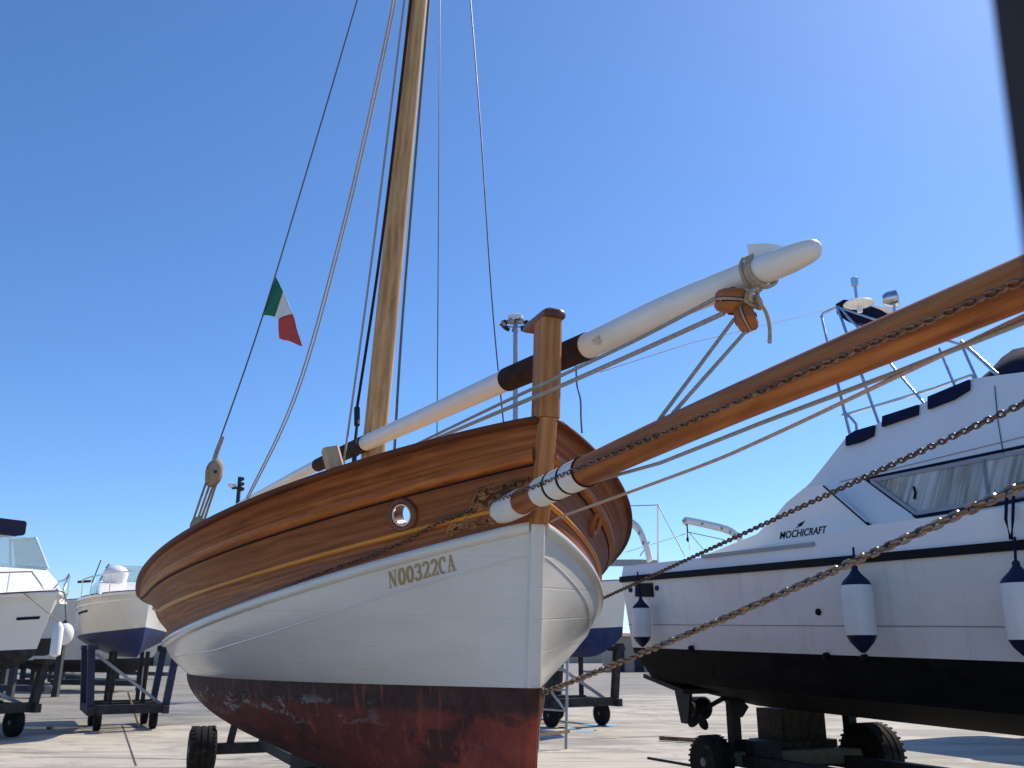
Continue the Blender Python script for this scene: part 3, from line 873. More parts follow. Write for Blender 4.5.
for i, (a_, b_) in enumerate((((209, 474), (192, 524)), ((212, 478), (197, 522)), ((219, 476), (203, 524)), ((216, 478), (200, 522)))):
    rope('tackle_rope', px_path([(*a_, 8.33), (*b_, 8.28)]), .0115, M_ropetan, 'tan rope fall stretched between the two stern rail blocks', 'rope', 'falls of the stern tackle')
rope('lashing', px_path([(214, 466, 8.35), (216, 455, 8.35), (220, 444, 8.35), (223, 436, 8.33)]), [.03 - .0004 * i for i in range(31)], M_ropegrey, 'frayed grey lashing where the shroud meets the upper block', 'lashing')

# flag on the shroud
fl = thing('flag', 'small Italian tricolour flag drooping from the left shroud', 'flag', at(272, 330, 8.1))
def flag_band(name, quad, mat):
    (a, b, c, d) = [at(*p) for p in quad]; mb = MB(); rows = []
    for i in range(9):
        r_ = []
        for j in range(9):
            s, t = i / 8, j / 8
            p = (a * (1 - s) + b * s) * (1 - t) + (d * (1 - s) + c * s) * t
            r_.append(p + V((0, .022 * math.sin(26 * (p.x - p.z * .6)), 0)))
        rows.append(r_)
    mb.grid(rows)
    o = obj(name, mb, mat, fl, 60)
    so = o.modifiers.new('thick', 'SOLIDIFY'); so.thickness = .003
flag_band('green_band', [(275.5, 276, 8.08), (262, 316, 8.1), (274, 316, 8.0), (283.5, 292, 8.0)], M_flaggreen)
flag_band('white_band', [(283.5, 292, 8.0), (274, 316, 8.0), (279, 319, 7.95), (293, 314, 7.9)], M_flagwhite)
flag_band('red_band', [(279, 319, 7.95), (279, 338, 7.95), (302, 346, 7.82), (293, 314, 7.9)], M_flagred)

# ------------------------------------------------------------------ the long white lateen yard
def ydepth(x): return 1 / (.198 + .00038 * (x - 545))
yc = [(236, 505), (300, 473.5), (345, 452.5), (367, 442.5), (440, 410), (512, 377.5), (590, 345), (660, 312), (720, 287), (760, 271), (790, 259), (808, 251.5), (816, 247.5)]
yd = [.03, .112, .13, .136, .14, .142, .142, .138, .132, .127, .12, .10, .075]
yard = thing('lateen_yard', 'long white lateen yard with black leather collars lying over the bow', 'yard', at(500, 386, ydepth(500)))
def yline(x):
    for (x0, y0), (x1, y1) in zip(yc, yc[1:]):
        if x <= x1: return y0 + (y1 - y0) * (x - x0) / (x1 - x0)
    return yc[-1][1]
pts = [at(x, y, ydepth(x)) for x, y in yc]
# straighten: least change, keep one smooth line
mb = MB(); W = px_path([(x, y, ydepth(x)) for x, y in yc], 6)
rad = []
for i in range(len(W)):
    f_ = i / 6; k = min(int(f_), len(yd) - 2); rad.append((yd[k] * (1 - (f_ - k)) + yd[k + 1] * (f_ - k)) / 2)
W.append(W[-1] + (W[-1] - W[-2]).normalized() * .018); rad.append(.018)
mb.tube(W, rad, 28)
obj('spar', mb, M_spar, yard, 60)
def ycol(x0, x1, name='leather_collar', mat=M_leather, extra=.006):
    mb = MB(); P = [at(x, yline(x), ydepth(x)) for x in [x0 + (x1 - x0) * i / 6 for i in range(7)]]
    rr = []
    for x in [x0 + (x1 - x0) * i / 6 for i in range(7)]:
        k = max(i for i in range(len(yc) - 1) if yc[i][0] <= x); f_ = (x - yc[k][0]) / (yc[k + 1][0] - yc[k][0])
        rr.append((yd[k] * (1 - f_) + yd[k + 1] * f_) / 2 + extra)
    mb.tube(P, rr, 26); obj(name, mb, mat, yard, 50)
ycol(508, 588); ycol(318, 366)
mb = MB(); mb.prism([at(746.5, 244.5, 3.56), at(766, 243, 3.52), at(785, 246, 3.48), at(775, 262, 3.5), at(752, 270, 3.56)], V((.075, .045, 0)))
obj('thumb_cleat', mb, M_spar, yard, 30)
# rope strop round the yard tip and the two brown blocks
def ring_on_yard(x, dx, r):
    c = at(x, yline(x), ydepth(x)); t = at(x + 10, yline(x + 10), ydepth(x + 10)) - at(x - 10, yline(x - 10), ydepth(x - 10))
    t = (t.normalized() + V((dx, 0, .15))).normalized()
    return c, t
strop = thing('rope_strop', 'tan rope strop knotted round the tip of the white yard', 'rope', at(760, 300, 3.6))
for x, dx in ((752, .1), (760, -.18), (763, -.25)):
    c, t = ring_on_yard(x, dx, 0); mb = MB(); mb.torus(c, t, .071, .0085, 30, 6, (1.02, 1.12)); obj('turn', mb, M_rope, strop, 60)
mb = MB(); rnd = random.Random(5)
for i in range(6):
    c = at(752 + rnd.uniform(-5, 6), 299 + rnd.uniform(-5, 5), 3.56 + rnd.uniform(-.03, .03))
    mb.torus(c, V((rnd.uniform(-1, 1), rnd.uniform(-1, 1), rnd.uniform(-1, 1))), .026, .009, 14, 6)
obj('knot', mb, M_rope, strop, 60)
mb = MB(); mb.tube(px_path([(757, 300, 3.54), (764, 308, 3.54), (768, 318, 3.54), (770, 330, 3.54), (769.5, 343, 3.54)]), .009, 6); obj('rope_tail', mb, M_rope, strop, 60)
bA = at(732, 301, 3.63); bB = at(746, 319, 3.58)
block('pulley_block', bA, V((.1, -.25, 1)), V((1, -.9, .2)), .125, M_block, 'brown wooden block tucked flat under the white yard', 'yard tip blocks')
block('pulley_block', bB, V((.9, -.5, .3)), V((.25, 0, 1)), .10, M_block, 'brown round block dangling lowest below the yard tip', 'yard tip blocks')
G2 = 'falls from the yard tip blocks'
rope('rope', px_path([(716, 298, 3.62), (640, 338, 3.92), (558, 377, 4.34), (532, 389, 4.42), (480, 413.5, 5.2), (392, 456, 6.8)]), .009, M_ropegrey, 'upper of two grey ropes passing before the stem post', 'rope', G2)
rope('rope', px_path([(724, 313, 3.6), (640, 351, 3.9), (556, 388, 4.34), (532, 398, 4.42), (480, 420, 5.2), (388, 459, 6.8)]), .011, M_ropegrey, 'lower of two grey ropes passing before the stem post', 'rope', G2)
p1, _ = on_sprit(664, 427); p2, _ = on_sprit(678, 421)
rope('rope', [bB + V((-.05, 0, .0)), p1 + V((-.02, -.02, .055))], .008, M_rope, 'left rope dropping from the lowest brown block to the bowsprit', 'rope', G2)
rope('rope', [bB + V((.0, 0, -.05)), p2 + V((-.02, -.02, .055))], .008, M_rope, 'right rope dropping from the lowest brown block to the bowsprit', 'rope', G2)
rope('cord', px_path([(576, 366, 4.75), (577, 385, 4.75), (580.5, 400, 4.75), (581, 418, 4.75), (582, 433, 4.75)]), .005, M_wire, 'short loose cord hanging below the black collar', 'cord')
# stays under the bowsprit
sp0 = sp(along(600))
rope('stay', [loc2w(-.02, stem_pt(2.3) - .05, 2.36)] + [at(x, y, Y) for x, y, Y in ((660, 463, 3.45), (764, 422, 2.93), (900, 371, 2.42), (1024, 322, 2.06))] + [TIP + V((.04, 0, -.05))], .0075, M_ropegrey, 'dark grey stay running close under the bowsprit', 'stay', 'ropes below the bowsprit')
rope('stay', [loc2w(.07, stem_pt(2.24) - .02, 2.245)] + px_path([(560, 517, 4.45), (690, 470, 3.4), (764, 439, 2.98), (900, 375, 2.42), (1024, 316, 2.06)]) + [TIP + V((.06, 0, .0))], .0065, M_ropepink, 'pinkish rope stretched below the bowsprit from the stem', 'stay', 'ropes below the bowsprit')

# ------------------------------------------------------------------ wheels, trolleys
def wheel(parent, c, axis, r, w, rim=None):
    axis = V(axis).normalized()
    mb = MB(); pr = [(-w / 2, r * .58), (-w / 2 * 1.02, r * .8), (-w * .42, r * .95), (-w * .3, r)]
    pr += [(-w * .16, r), (-w * .15, r * .965), (-w * .10, r * .965), (-w * .09, r), (w * .09, r), (w * .10, r * .965), (w * .15, r * .965), (w * .16, r)]
    pr += [(w * .3, r), (w * .42, r * .95), (w / 2 * 1.02, r * .8), (w / 2, r * .58)]
    mb.lathe(c, axis, pr, 36)
    a, b = frame(axis)
    for i in range(30):       # tread lugs
        q = 2 * math.pi * i / 30; d = a * math.cos(q) + b * math.sin(q); tt = axis.cross(d)
        for k in (-1, 1):
            p = c + d * (r * .985) + axis * k * w * .36 + tt * (.01 * k)
            mb.beam(p - axis * w * .1, p + axis * w * .1, r * .075, r * .024, up=d)
    t = obj('wheel', mb, M_rubber, parent, 30)
    mb = MB()
    for k in (-1, 1):
        mb.lathe(c + axis * k * w * .30, axis * k, [(0, r * .57), (w * .19, r * .57), (w * .2, r * .5), (w * .08, r * .46), (w * .05, r * .2), (w * .2, r * .17), (w * .22, r * .05)], 24)
        for i in range(5):
            q = 2 * math.pi * i / 5
            mb.lathe(c + axis * k * w * .36 + (a * math.cos(q) + b * math.sin(q)) * r * .33, axis * k, [(0, r * .04), (w * .06, r * .04)], 6)
    obj('rim', mb, M_hub, t, 30)
    return t
ax = V((math.cos(TH), math.sin(TH), 0)); fw = V((math.sin(TH), -math.cos(TH), 0))
c = at(202, 748, 13.1); c.z = .31
tr = thing('boat_trolley', 'low steel trolley with black tyre under the wooden boat', 'trolley', (c.x + 1.2, c.y, 0))
wheel(tr, c, ax, .30, .34); wheel(tr, c + ax * 2.5, ax, .30, .34)
mb = MB(); mb.beam(c + ax * .12, c + ax * 2.4, .12, .14); obj('axle_beam', mb, M_dkgrey, tr, 30)
for k in (0, 1):
    mb = MB(); q = c + ax * (.34 + k * 1.8); mb.beam(q + V((0, 0, -.05)), q + ax * (.12 - k * .24) + V((0, 0, .62)), .09, .09, up=fw); obj('upright', mb, M_dkgrey, tr, 30)
mb = MB(); q = c + ax * .95 + V((0, .35, 0)); mb.beam(q, q + V((0, 0, .36)), .08, .08, up=fw); obj('upright', mb, M_rustiron, tr, 30)
q = c + ax * 1.25
for k in (-.45, .45):
    mb = MB(); mb.beam(q + ax * k + V((0, 0, .05)), q + ax * k * .6 + fw * 4.5 + V((0, 0, .05)), .12, .12); obj('chassis_rail', mb, M_dkgrey, tr, 30)
mb = MB(); mb.beam(loc2w(0, 1.2, .48), loc2w(0, 6.2, .48), .3, .2); obj('keel_block', mb, M_timberdark, tr, 30)
c2 = c + fw * 4.6
for k in (.1, 1.2): wheel(tr, c2 + ax * (.55 + k), ax, .24, .2)
for y in (1.6, 5.6):
    mb = MB(); mb.beam(loc2w(-.8, y, .33), loc2w(.8, y, .33), .14, .12); obj('cross_beam', mb, M_dkgrey, tr, 30)

# ladder behind the bow
ld = thing('ladder', 'narrow steel trestle ladder standing on the concrete behind the red stem', 'ladder', (.7, 14.3, 0))
gl, gr = ground(537.5, 748), ground(566.5, 750)
Yl = (gl.y + gr.y) / 2
for g_, tx in ((gl, 541), (gr, 568)):
    top = at(tx, 628, Yl + .25); mb = MB(); mb.tube([V((g_.x, Yl, 0)), top], .025, 8); obj('rail', mb, M_galv, ld)
for y0, y1 in ((709, 711), (730, 733), (690, 690), (670, 670), (650, 650)):
    mb = MB(); mb.tube([at(538, y0, Yl + (748 - y0) * .0025), at(568, y1, Yl + (748 - y0) * .0025)], .016, 6); obj('rung', mb, M_galv, ld)
mb = MB(); mb.tube([at(550, 690, Yl + .1), at(567, 713, Yl + .05)], .02, 6); obj('brace', mb, M_galv, ld)
mb = MB(); mb.beam(at(534, 736, Yl - .05), at(570, 731, Yl - .05), .02, .05); obj('foot_bar', mb, M_pale, ld)

# ------------------------------------------------------------------ motor yacht on the right
YT = R(26); YA = V((math.sin(YT), -math.cos(YT), 0)); YP = V((math.cos(YT), math.sin(YT), 0))
r0_ = ray(622, 590); Y0 = V((r0_.x * 11.5, 11.5, 0))
def yw(s, l, z): return Y0 + YA * s + YP * l + V((0, 0, z))
def ypl(px, py, l):
    """point of the plane l=const seen at a pixel, as (s, z)"""
    r_ = ray(px, py); o_ = V((0, 0, EYE)); pl = Y0 + YP * l
    k = (pl - o_).dot(YP) / r_.dot(YP); p = o_ + r_ * k
    return (p - pl).dot(YA), p.z
def yq(px, py, l):
    s, z = ypl(px, py, l); return yw(s, l, z)
YB_ = 3.7; YL = 11.8
yacht = thing('motor_yacht', 'large white flybridge motor yacht with black bottom on a wheeled trolley', 'motor yacht', (Y0.x + 1.5, Y0.y + .6, 0), -(math.pi / 2 - YT) if False else 0)
sA, zA = ypl(630, 579, 0); sB, zB = ypl(1024, 545, 0)
bA_, bzA = ypl(645, 648, .05); bB_, bzB = ypl(1024, 662, .05)
def zsheer(s): k = (s - sA) / (sB - sA); return zA + (zB - zA) * k + .012 * max(0, s - 5.4) ** 2
def zboot(s): k = (s - bA_) / (bB_ - bA_); return bzA + (bzB - bzA) * k + .03 * max(0, s - 6.8) ** 1.5
def bowl(s): return max(0, (s - 5.4) / (YL - 5.4)) ** 2.4     # 0 along the run, 1 at the stem
def yhull(s, w, side):
    """w 0 sheer .. 1 boot .. 2 chine .. 3 keel; side 0 near, 1 far"""
    k = bowl(s); half = YB_ / 2
    lv = [(0, zsheer(s)), (.06, zboot(s)), (.32, zboot(s) - .39), (half, zboot(s) - .71)]
    i = min(int(w), 2); f_ = w - i
    l = lv[i][0] * (1 - f_) + lv[i + 1][0] * f_; z = lv[i][1] * (1 - f_) + lv[i + 1][1] * f_
    kk = k if w < 1 else min(1, k * (1 + .5 * (w - 1)))
    if w <= 1: kk = min(1, k * (1 + .35 * w))
    l = l + (half - l) * kk; z = z + (.5 * kk * (w - 1) if w > 1 else 0)
    rake = .35 * (zsheer(s) - z) * (1 if s > 6 else 0) * ((s - 6) / (YL - 6) if s > 6 else 0)
    st = -.12 * (zsheer(s) - z) if s < .8 else -.12 * (zsheer(s) - z) * max(0, 1 - (s - .8) / 1.5)
    if side: l = YB_ - l
    return yw(s - rake - st, l, z)
SS = [YL * i / 70 for i in range(71)]
def yband(w0, w1, n, mat, name):
    mb = MB()
    for sd in (0, 1): mb.grid([[yhull(s, w0 + (w1 - w0) * j / n, sd) for j in range(n + 1)] for s in SS])
    # transom
    a = [yhull(0, w0 + (w1 - w0) * j / n, 0) for j in range(n + 1)]; b = [yhull(0, w0 + (w1 - w0) * j / n, 1) for j in range(n + 1)]
    mb.grid([a, b])
    return obj(name, mb, mat, yacht, 40)
def seamed():
    m = NT('yacht_topside_gelcoat')
    n = m.noise(m.mapping((1, 1, 1)), 1.2, 5, .6)
    col = m.ramp(n, [(.3, (.70, .67, .62)), (.7, (.78, .755, .71))])
    st = m.noise(m.mapping((3, 3, .25)), 2, 5, .7)
    col = m.mix(m.ramp(st, [(.54, 0.0), (.72, .45)]), col, (.55, .51, .45))
    sm = m.noise(m.mapping((.6, .6, 1.2)), 2.2, 7, .7, .6)
    col = m.mix(m.ramp(sm, [(.52, 0.0), (.66, .3)]), col, (.58, .56, .53))
    m.set(base=col, rough=m.ramp(n, [(.2, .18), (.8, .3)]), coat=.25, coatr=.1); return m.m
M_ytop = seamed()
def blackbottom():
    m = NT('black_antifouling')
    n = m.noise(m.mapping((1, 1, 4)), 2, 8, .7)
    col = m.ramp(n, [(.3, (.004, .004, .0045)), (.7, (.013, .0125, .013))])
    p = m.noise(m.mapping((1.5, 1.5, 1.5)), 1.6, 6, .6)
    col = m.mix(m.ramp(p, [(.6, 0.0), (.66, .5)]), col, (.018, .018, .022))
    m.set(base=col, rough=.75, spec=.1); m.bump(n, .3, .01); return m.m
M_ybot = blackbottom()
yband(0, 1, 10, M_ytop, 'topsides'); yband(1, 3, 14, M_ybot, 'hull_bottom')
def yswath(name, mat, fz, h, out, s0=0, s1=YL, n=60):
    mb = MB()
    for sd in (0, 1):
        rows = []
        for i in range(n + 1):
            s = s0 + (s1 - s0) * i / n; k = bowl(s); half = YB_ / 2
            w = (zsheer(s) - fz(s)) / (zsheer(s) - zboot(s)); p = yhull(s, min(max(w, 0), 1), sd)
            o_ = YP * (-1 if sd == 0 else 1) * out
            rows.append([p - o_ * .4 + V((0, 0, -h / 2)), p + o_ + V((0, 0, -h / 2)), p + o_ + V((0, 0, h / 2)), p - o_ * .4 + V((0, 0, h / 2))])
        mb.grid(rows, wrap=True)
        for e in (0, n): mb.face([len(mb.v) - 4 * (n + 1) + 4 * e + j for j in range(4)])
    return obj(name, mb, mat, yacht, 30)
yswath('rub_rail', M_black, lambda s: zsheer(s), .07, .035)
yswath('seam_line', M_grey, lambda s: zboot(s) + .33 * (zsheer(s) - zboot(s)) - .02 * s / 4, .010, .004)
# gunwale rising above the rub rail and sloping in to the side deck, in the photo a paler band
GW = .25
def gun(s, side, k):
    half = YB_ / 2; b = bowl(s); g = .50 + .50 * min(1, max(0, (s - 1.5) / 2.5))
    l = .03 * min(k / .8, 1) + (.36 * (k - .8) / .2 if k > .8 else 0); l = l + (half - l) * b; z = zsheer(s) + .04 + GW * g * min(k / .8, 1)
    return yw(s, l if not side else YB_ - l, z)
mb = MB()
for sd in (0, 1): mb.grid([[gun(s, sd, k / 10) for k in range(11)] for s in SS])
mb.grid([[gun(0, sd, k / 10) for k in range(11)] for sd in (0, 1)])
mb.grid([[gun(s, 0, 1), gun(s, 1, 1)] for s in SS])
obj('deck', mb, M_gel, yacht, 40)
# cabin: side profile read on the plane l = .42, carried across to the far side
LC = .42
def tumble(z): return max(0, (z - 2.75)) * .52       # the cabin sides lean in
def cps(px, py):
    l = LC
    for _ in range(12):
        s, z = ypl(px, py, l); l = LC + tumble(z) + max(0, s - 6.0) ** 1.6 * .12
    return s, z
prof_px = [(735, 547), (757, 535), (772, 521), (788, 503), (804, 489), (812, 480.5), (828, 460.5), (844, 440), (850, 433), (876, 424.5), (925, 402), (971, 379), (992, 376), (1024, 372)]
prof2 = [cps(x, y) for x, y in prof_px]
zfly = prof2[-1][1]
prof2 += [(prof2[-1][0] + .9, zfly + .02), (prof2[-1][0] + 1.7, zfly - .55), (prof2[-1][0] + 3.3, zfly - 1.35)]
low = [(prof2[-1][0], zsheer(prof2[-1][0]) + .2), (prof2[0][0] , zsheer(prof2[0][0]) + .2)]
mb = MB(); P = prof2 + low
def cab(s, z, side):
    l = LC + tumble(z) + max(0, s - 6.0) ** 1.6 * .12
    return yw(s, l if not side else YB_ - l, z)
n = len(prof2)
rows = []
for s, z in prof2:
    zb = zsheer(s) + .15
    rows.append([cab(s, zb + (z - zb) * j / 6, 0) for j in range(7)] + [cab(s, z, 0).lerp(cab(s, z, 1), j / 4) + V((0, 0, .05 * math.sin(math.pi * j / 4))) for j in range(1, 4)] + [cab(s, zb + (z - zb) * j / 6, 1) for j in range(6, -1, -1)])
mb.grid(rows)
for r_ in (rows[0], rows[-1]):
    mb.add(r_, [range(len(r_))])
obj('cabin', mb, M_gel, yacht, 28)
def cpx(px, py, out=.0):
    """pixel -> cabin side surface (leaning plane), by iteration"""
    l = LC
    for _ in range(12):
        s, z = ypl(px, py, l); l = LC + tumble(z) + max(0, s - 6.0) ** 1.6 * .12
    return yw(s, l - out, z)
def panel(name, poly, mat, out0, th, parent=yacht):
    mb = MB(); A = [cpx(x, y, out0) for x, y in poly]; mb.prism(A, YP * -th)
    return obj(name, mb, mat, parent, 0)
WING = [(700, 557), (757, 534), (772, 519.5), (786, 503), (804, 488), (824, 485), (882, 536), (840, 546)]
def strip_px(name, P, w, mat, out0, th, parent=yacht):
    mb = MB()
    for a, b in zip(P, P[1:]):
        p, q = cpx(*a, out0 + th / 2), cpx(*b, out0 + th / 2); mb.beam(p, q, th, w, up=V((0, 0, 1)))
    return obj(name, mb, mat, parent, 0)
LW = LC - .05
mb = MB(); mb.prism([yq(x, y, LW) for x, y in WING], YP * .04); obj('wing_bulkhead', mb, M_gel, yacht, 0)
mb = MB(); mb.beam(yq(824.5, 486, LW + .01), yq(882, 536, LW + .01), .012, .045, up=YP); obj('trim_line', mb, M_navy, yacht, 0)
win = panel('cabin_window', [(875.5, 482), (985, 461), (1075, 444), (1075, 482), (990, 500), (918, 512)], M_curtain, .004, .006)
strip_px('window_frame', [(873, 481), (985, 459.5), (1080, 441)], .035, M_grey, .008, .02, win)
strip_px('window_frame', [(873, 481), (918, 513.5), (990, 501.5), (1080, 483)], .035, M_grey, .008, .02, win)
strip_px('window_divider', [(985, 461), (990, 500)], .03, M_grey, .012, .02, win)
strip_px('window_handle', [(915, 487), (917, 493), (916, 499)], .02, M_black, .012, .015, win)
strip_px('trim_line', [(866, 479), (930, 466), (1085, 434)], .026, M_navy, .004, .01)
strip_px('trim_line', [(866, 479), (917, 517), (1000, 504), (1085, 488)], .026, M_navy, .004, .01)
strip_px('trim_line', [(840, 482), (930, 460), (1085, 422)], .008, M_grey, .003, .006)
strip_px('panel_joint', [(995, 386), (998, 420), (1003, 450), (1004, 458)], .008, M_black, .003, .005)
mb = MB(); mb.beam(yq(702, 556.5, .01), yq(814, 544, .01), .03, .035); obj('handrail', mb, M_grey, yacht, 30)
# lettering on the cabin side
def letters(text, px0, px1, h, name, mat):
    cu = bpy.data.curves.new(name, 'FONT'); cu.body = text; cu.size = 1; cu.extrude = 0; cu.resolution_u = 3; cu.offset = .018
    o = bpy.data.objects.new(name, cu); COL.objects.link(o)
    dg = bpy.context.evaluated_depsgraph_get(); dg.update()
    me = bpy.data.meshes.new_from_object(o.evaluated_get(dg))
    bpy.data.objects.remove(o); bpy.data.curves.remove(cu)
    xs = [v.co.x for v in me.vertices]; ys = [v.co.y for v in me.vertices]
    x0, x1, y0, y1 = min(xs), max(xs), min(ys), max(ys)
    mb = MB()
    vs = []
    for v in me.vertices:
        a = (v.co.x - x0) / (x1 - x0); b = (v.co.y - y0) / (y1 - y0)
        p = (px0[0] + (px1[0] - px0[0]) * a + b * 1.2, px0[1] + (px1[1] - px0[1]) * a - h * b)
        vs.append(yq(*p, LW - .004))
    mb.add(vs, [tuple(p.vertices) for p in me.polygons]); bpy.data.meshes.remove(me)
    return obj(name, mb, mat, yacht, 0)
letters('MOCHICRAFT', (779.5, 539.3), (825.5, 533.2), 7.6, 'maker_lettering', M_black)
mb = MB(); mb.prism([yq(x, y, LW - .004) for x, y in ((797, 524.5), (805, 520.5), (801.5, 525.8), (795, 528.5), (799, 525))], YP * .003); obj('bird_emblem', mb, M_black, yacht, 0)
# flybridge canvas panels, coaming gaps, rails
for P_ in ([(848, 446), (848, 437), (857, 431), (876, 425.5), (875, 436), (863, 442)], [(884, 427), (884.5, 416.5), (920, 405), (919.5, 415)], [(930, 409.5), (930, 397), (971, 380), (971, 390), (955, 400)]):
    panel('canvas_panel', P_, M_navy, .006, .03)
def rail(name, P, r=.016, mat=M_steel):
    mb = MB(); mb.tube(P, r, 8); return obj(name, mb, mat, yacht, 60)
C = lambda x, y, o=.0: cpx(x, y, -.05 + o)
rail('fly_rail', [C(839, 415), C(880, 403), (C(930, 388)), C(968, 374.5), C(972, 380)])
rail('fly_rail', [C(839, 415), C(842, 412)] + [C(848, 418), C(853, 424), C(853.5, 437)])
rail('stanchion', [C(819, 317), C(826, 348), C(848, 440)], .018)
rail('stanchion', [C(834, 306), C(846, 340), C(878, 430)], .018)
rail('stanchion', [C(836, 306), C(880, 355), C(924, 407)], .016)
rail('stanchion', [C(936, 348), C(954, 392)], .016)
rail('stanchion', [C(958, 344), C(974, 380)], .016)
rail('stanchion', [C(958, 341), C(994, 374)], .02)
rail('arch_tube', [C(818, 317), C(820, 313), C(834, 306), C(870, 318), C(958, 344)], .017)
mb = MB(); rows = []
for i in range(7):
    k = i / 6; p = C(833, 306).lerp(C(889, 318), k); h = (.24 + .05 * math.sin(5 * k)) * (1 if 0 < i < 6 else .55)
    rows.append([p + YP * (.7 * j / 6) + V((0, 0, h * sgn * .5 - .03 + .02 * math.sin(4 * j + 3 * k))) for sgn in (1, -1) for j in (range(7) if sgn == 1 else range(6, -1, -1))])
mb.grid(rows, wrap=True); mb.face(range(14)); mb.face([len(mb.v) - 1 - i for i in range(14)])
obj('folded_bimini', mb, M_navy, yacht, 60)
rc = yq(859, 304, 1.35)
mb = MB(); mb.lathe(rc + V((0, 0, -.2)), (0, 0, 1), [(.1, .03), (.2, .03)], 10); mb.lathe(rc, (0, 0, 1), [(-.03, .05), (-.015, .14), (.0, .17), (.025, .14), (.04, .05)], 20); obj('antenna_dome', mb, M_gelcream, yacht, 50)
mb = MB(); mb.lathe(rc + V((-.02, 0, .05)), (0, 0, 1), [(0, .018), (.17, .018), (.17, .038), (.26, .042), (.27, .03)], 12); obj('nav_light', mb, M_steel, yacht, 40)
sc_ = yq(893, 299, 1.1)
mb = MB(); mb.lathe(sc_ + V((-.09, .05, 0)), V((1, -.55, 0)), [(0, .02), (.01, .06), (.05, .085), (.13, .092), (.15, .09)], 22)
mb.tube([sc_ + V((0, 0, -.08)), sc_ + V((0, 0, -.34))], .016, 8); sl = obj('searchlight', mb, M_steel, yacht, 40)
mb = MB(); mb.lathe(sc_ + V((-.09, .05, 0)) + V((1, -.55, 0)).normalized() * .151, V((1, -.55, 0)), [(0, .085), (.012, .07), (.016, .02)], 22); obj('lens', mb, M_lamp, sl, 50)
# windscreen cover, the dark blue hump ahead of the flybridge
mb = MB(); rows = []
cov = [(966, 382, 387), (980, 367, 386), (991, 355, 385), (1002, 347, 384), (1020, 343, 382), (1060, 340, 372), (1110, 345, 364)]
for x, yt, yb in cov:
    a, b = C(x, yb, -.02), C(x, yt, -.1)
    rows.append([a, a.lerp(b, .5) - YP * .03, b, b + YP * .9 + V((0, 0, .08)), b + YP * 1.9, a + YP * 2.1])
mb.grid(rows); mb.face(range(6)); mb.face([len(mb.v) - 1 - i for i in range(6)])
obj('windscreen_cover', mb, M_navy, yacht, 50)
mb = MB(); p = C(968, 378) + YP * .3; mb.beam(p, p + V((.25, -.1, .1)), .1, .16); obj('fly_seat', mb, M_grey, yacht, 30)
# stern: davits, staff, wires, gangway
def davit(base, tip, lift, name='davit'):
    mb = MB(); P = [base, base + V((0, 0, lift * .6)) + (tip - base) * .08, base + V((0, 0, lift)) + (tip - base) * .3, tip + V((0, 0, .04)), tip]
    out = []
    for i in range(len(P) - 1):
        p0, p1, p2, p3 = P[max(i - 1, 0)], P[i], P[i + 1], P[min(i + 2, len(P) - 1)]
        for j in range(6):
            t = j / 6; out.append(.5 * ((2 * p1) + (p2 - p0) * t + (2 * p0 - 5 * p1 + 4 * p2 - p3) * t * t + (3 * p1 - p0 - 3 * p2 + p3) * t ** 3))
    mb.tube(out + [P[-1]], .05, 8, squash=(.6, 1.15)); d = obj(name, mb, M_gel, yacht, 50)
    mb = MB()
    for k in range(6, 22, 3): mb.lathe(out[k] - YP * .036, YP, [(0, .026), (.072, .026)], 10)
    obj('lightening_hole', mb, M_grey, d, 40)
    mb = MB(); mb.tube([P[-1], P[-1] + V((0, 0, -.22))], .012, 6); mb.lathe(P[-1] + V((0, 0, -.3)), (0, 0, 1), [(0, .012), (.04, .03), (.08, .012)], 8); obj('hook', mb, M_black, d, 40)
d1b = yq(650, 561, .5); d1t = yq(600, 516, .5)
davit(d1b, d1t, .30)
d2b = yq(741, 541, 2.6); d2t = yq(687, 523, 2.6)
davit(d2b, d2t, .10)
rail('flagstaff', [yq(658, 562, .8), yq(658, 504, .8)], .014, M_gel)
for a_, b_, l1, l2 in (((658, 505), (685, 556), .8, .5), ((626, 506), (658, 505), .8, .8), ((626, 552), (688, 533), .5, 2.6), ((688, 533), (690, 550), 2.6, 2.4), ((688, 531), (703, 549), 2.6, 2.4), ((688, 532), (725, 540), 2.6, 2.4), ((650, 541), (640, 556), .5, .5)):
    rail('stern_wire', [yq(*a_, l1), yq(*b_, l2)], .006, M_wire)
mb = MB(); mb.beam(yq(602, 563, 1.2), yq(650, 563, 1.2), .3, .09); obj('gangway', mb, M_grey, yacht, 30)
mb = MB(); a = yq(648, 600, -.01); mb.beam(yq(636, 590, .004), yq(653, 590, .004), .03, .16); obj('exhaust_cover', mb, M_black, yacht, 0)
for x, y in ((631, 590), (657.5, 588)):
    mb = MB(); mb.lathe(yq(x, y, .01), -YP, [(0, .03), (.02, .03), (.025, .02)], 12); obj('drain_fitting', mb, M_dkgrey, yacht, 40)
for x, y in ((819, 612), (691, 648.5), (826, 656), (864, 658)):
    mb = MB(); mb.lathe(yq(x, y, .035), -YP, [(-.02, .035), (.02, .03), (.03, .015)], 10); obj('drain_fitting', mb, M_black, yacht, 40)
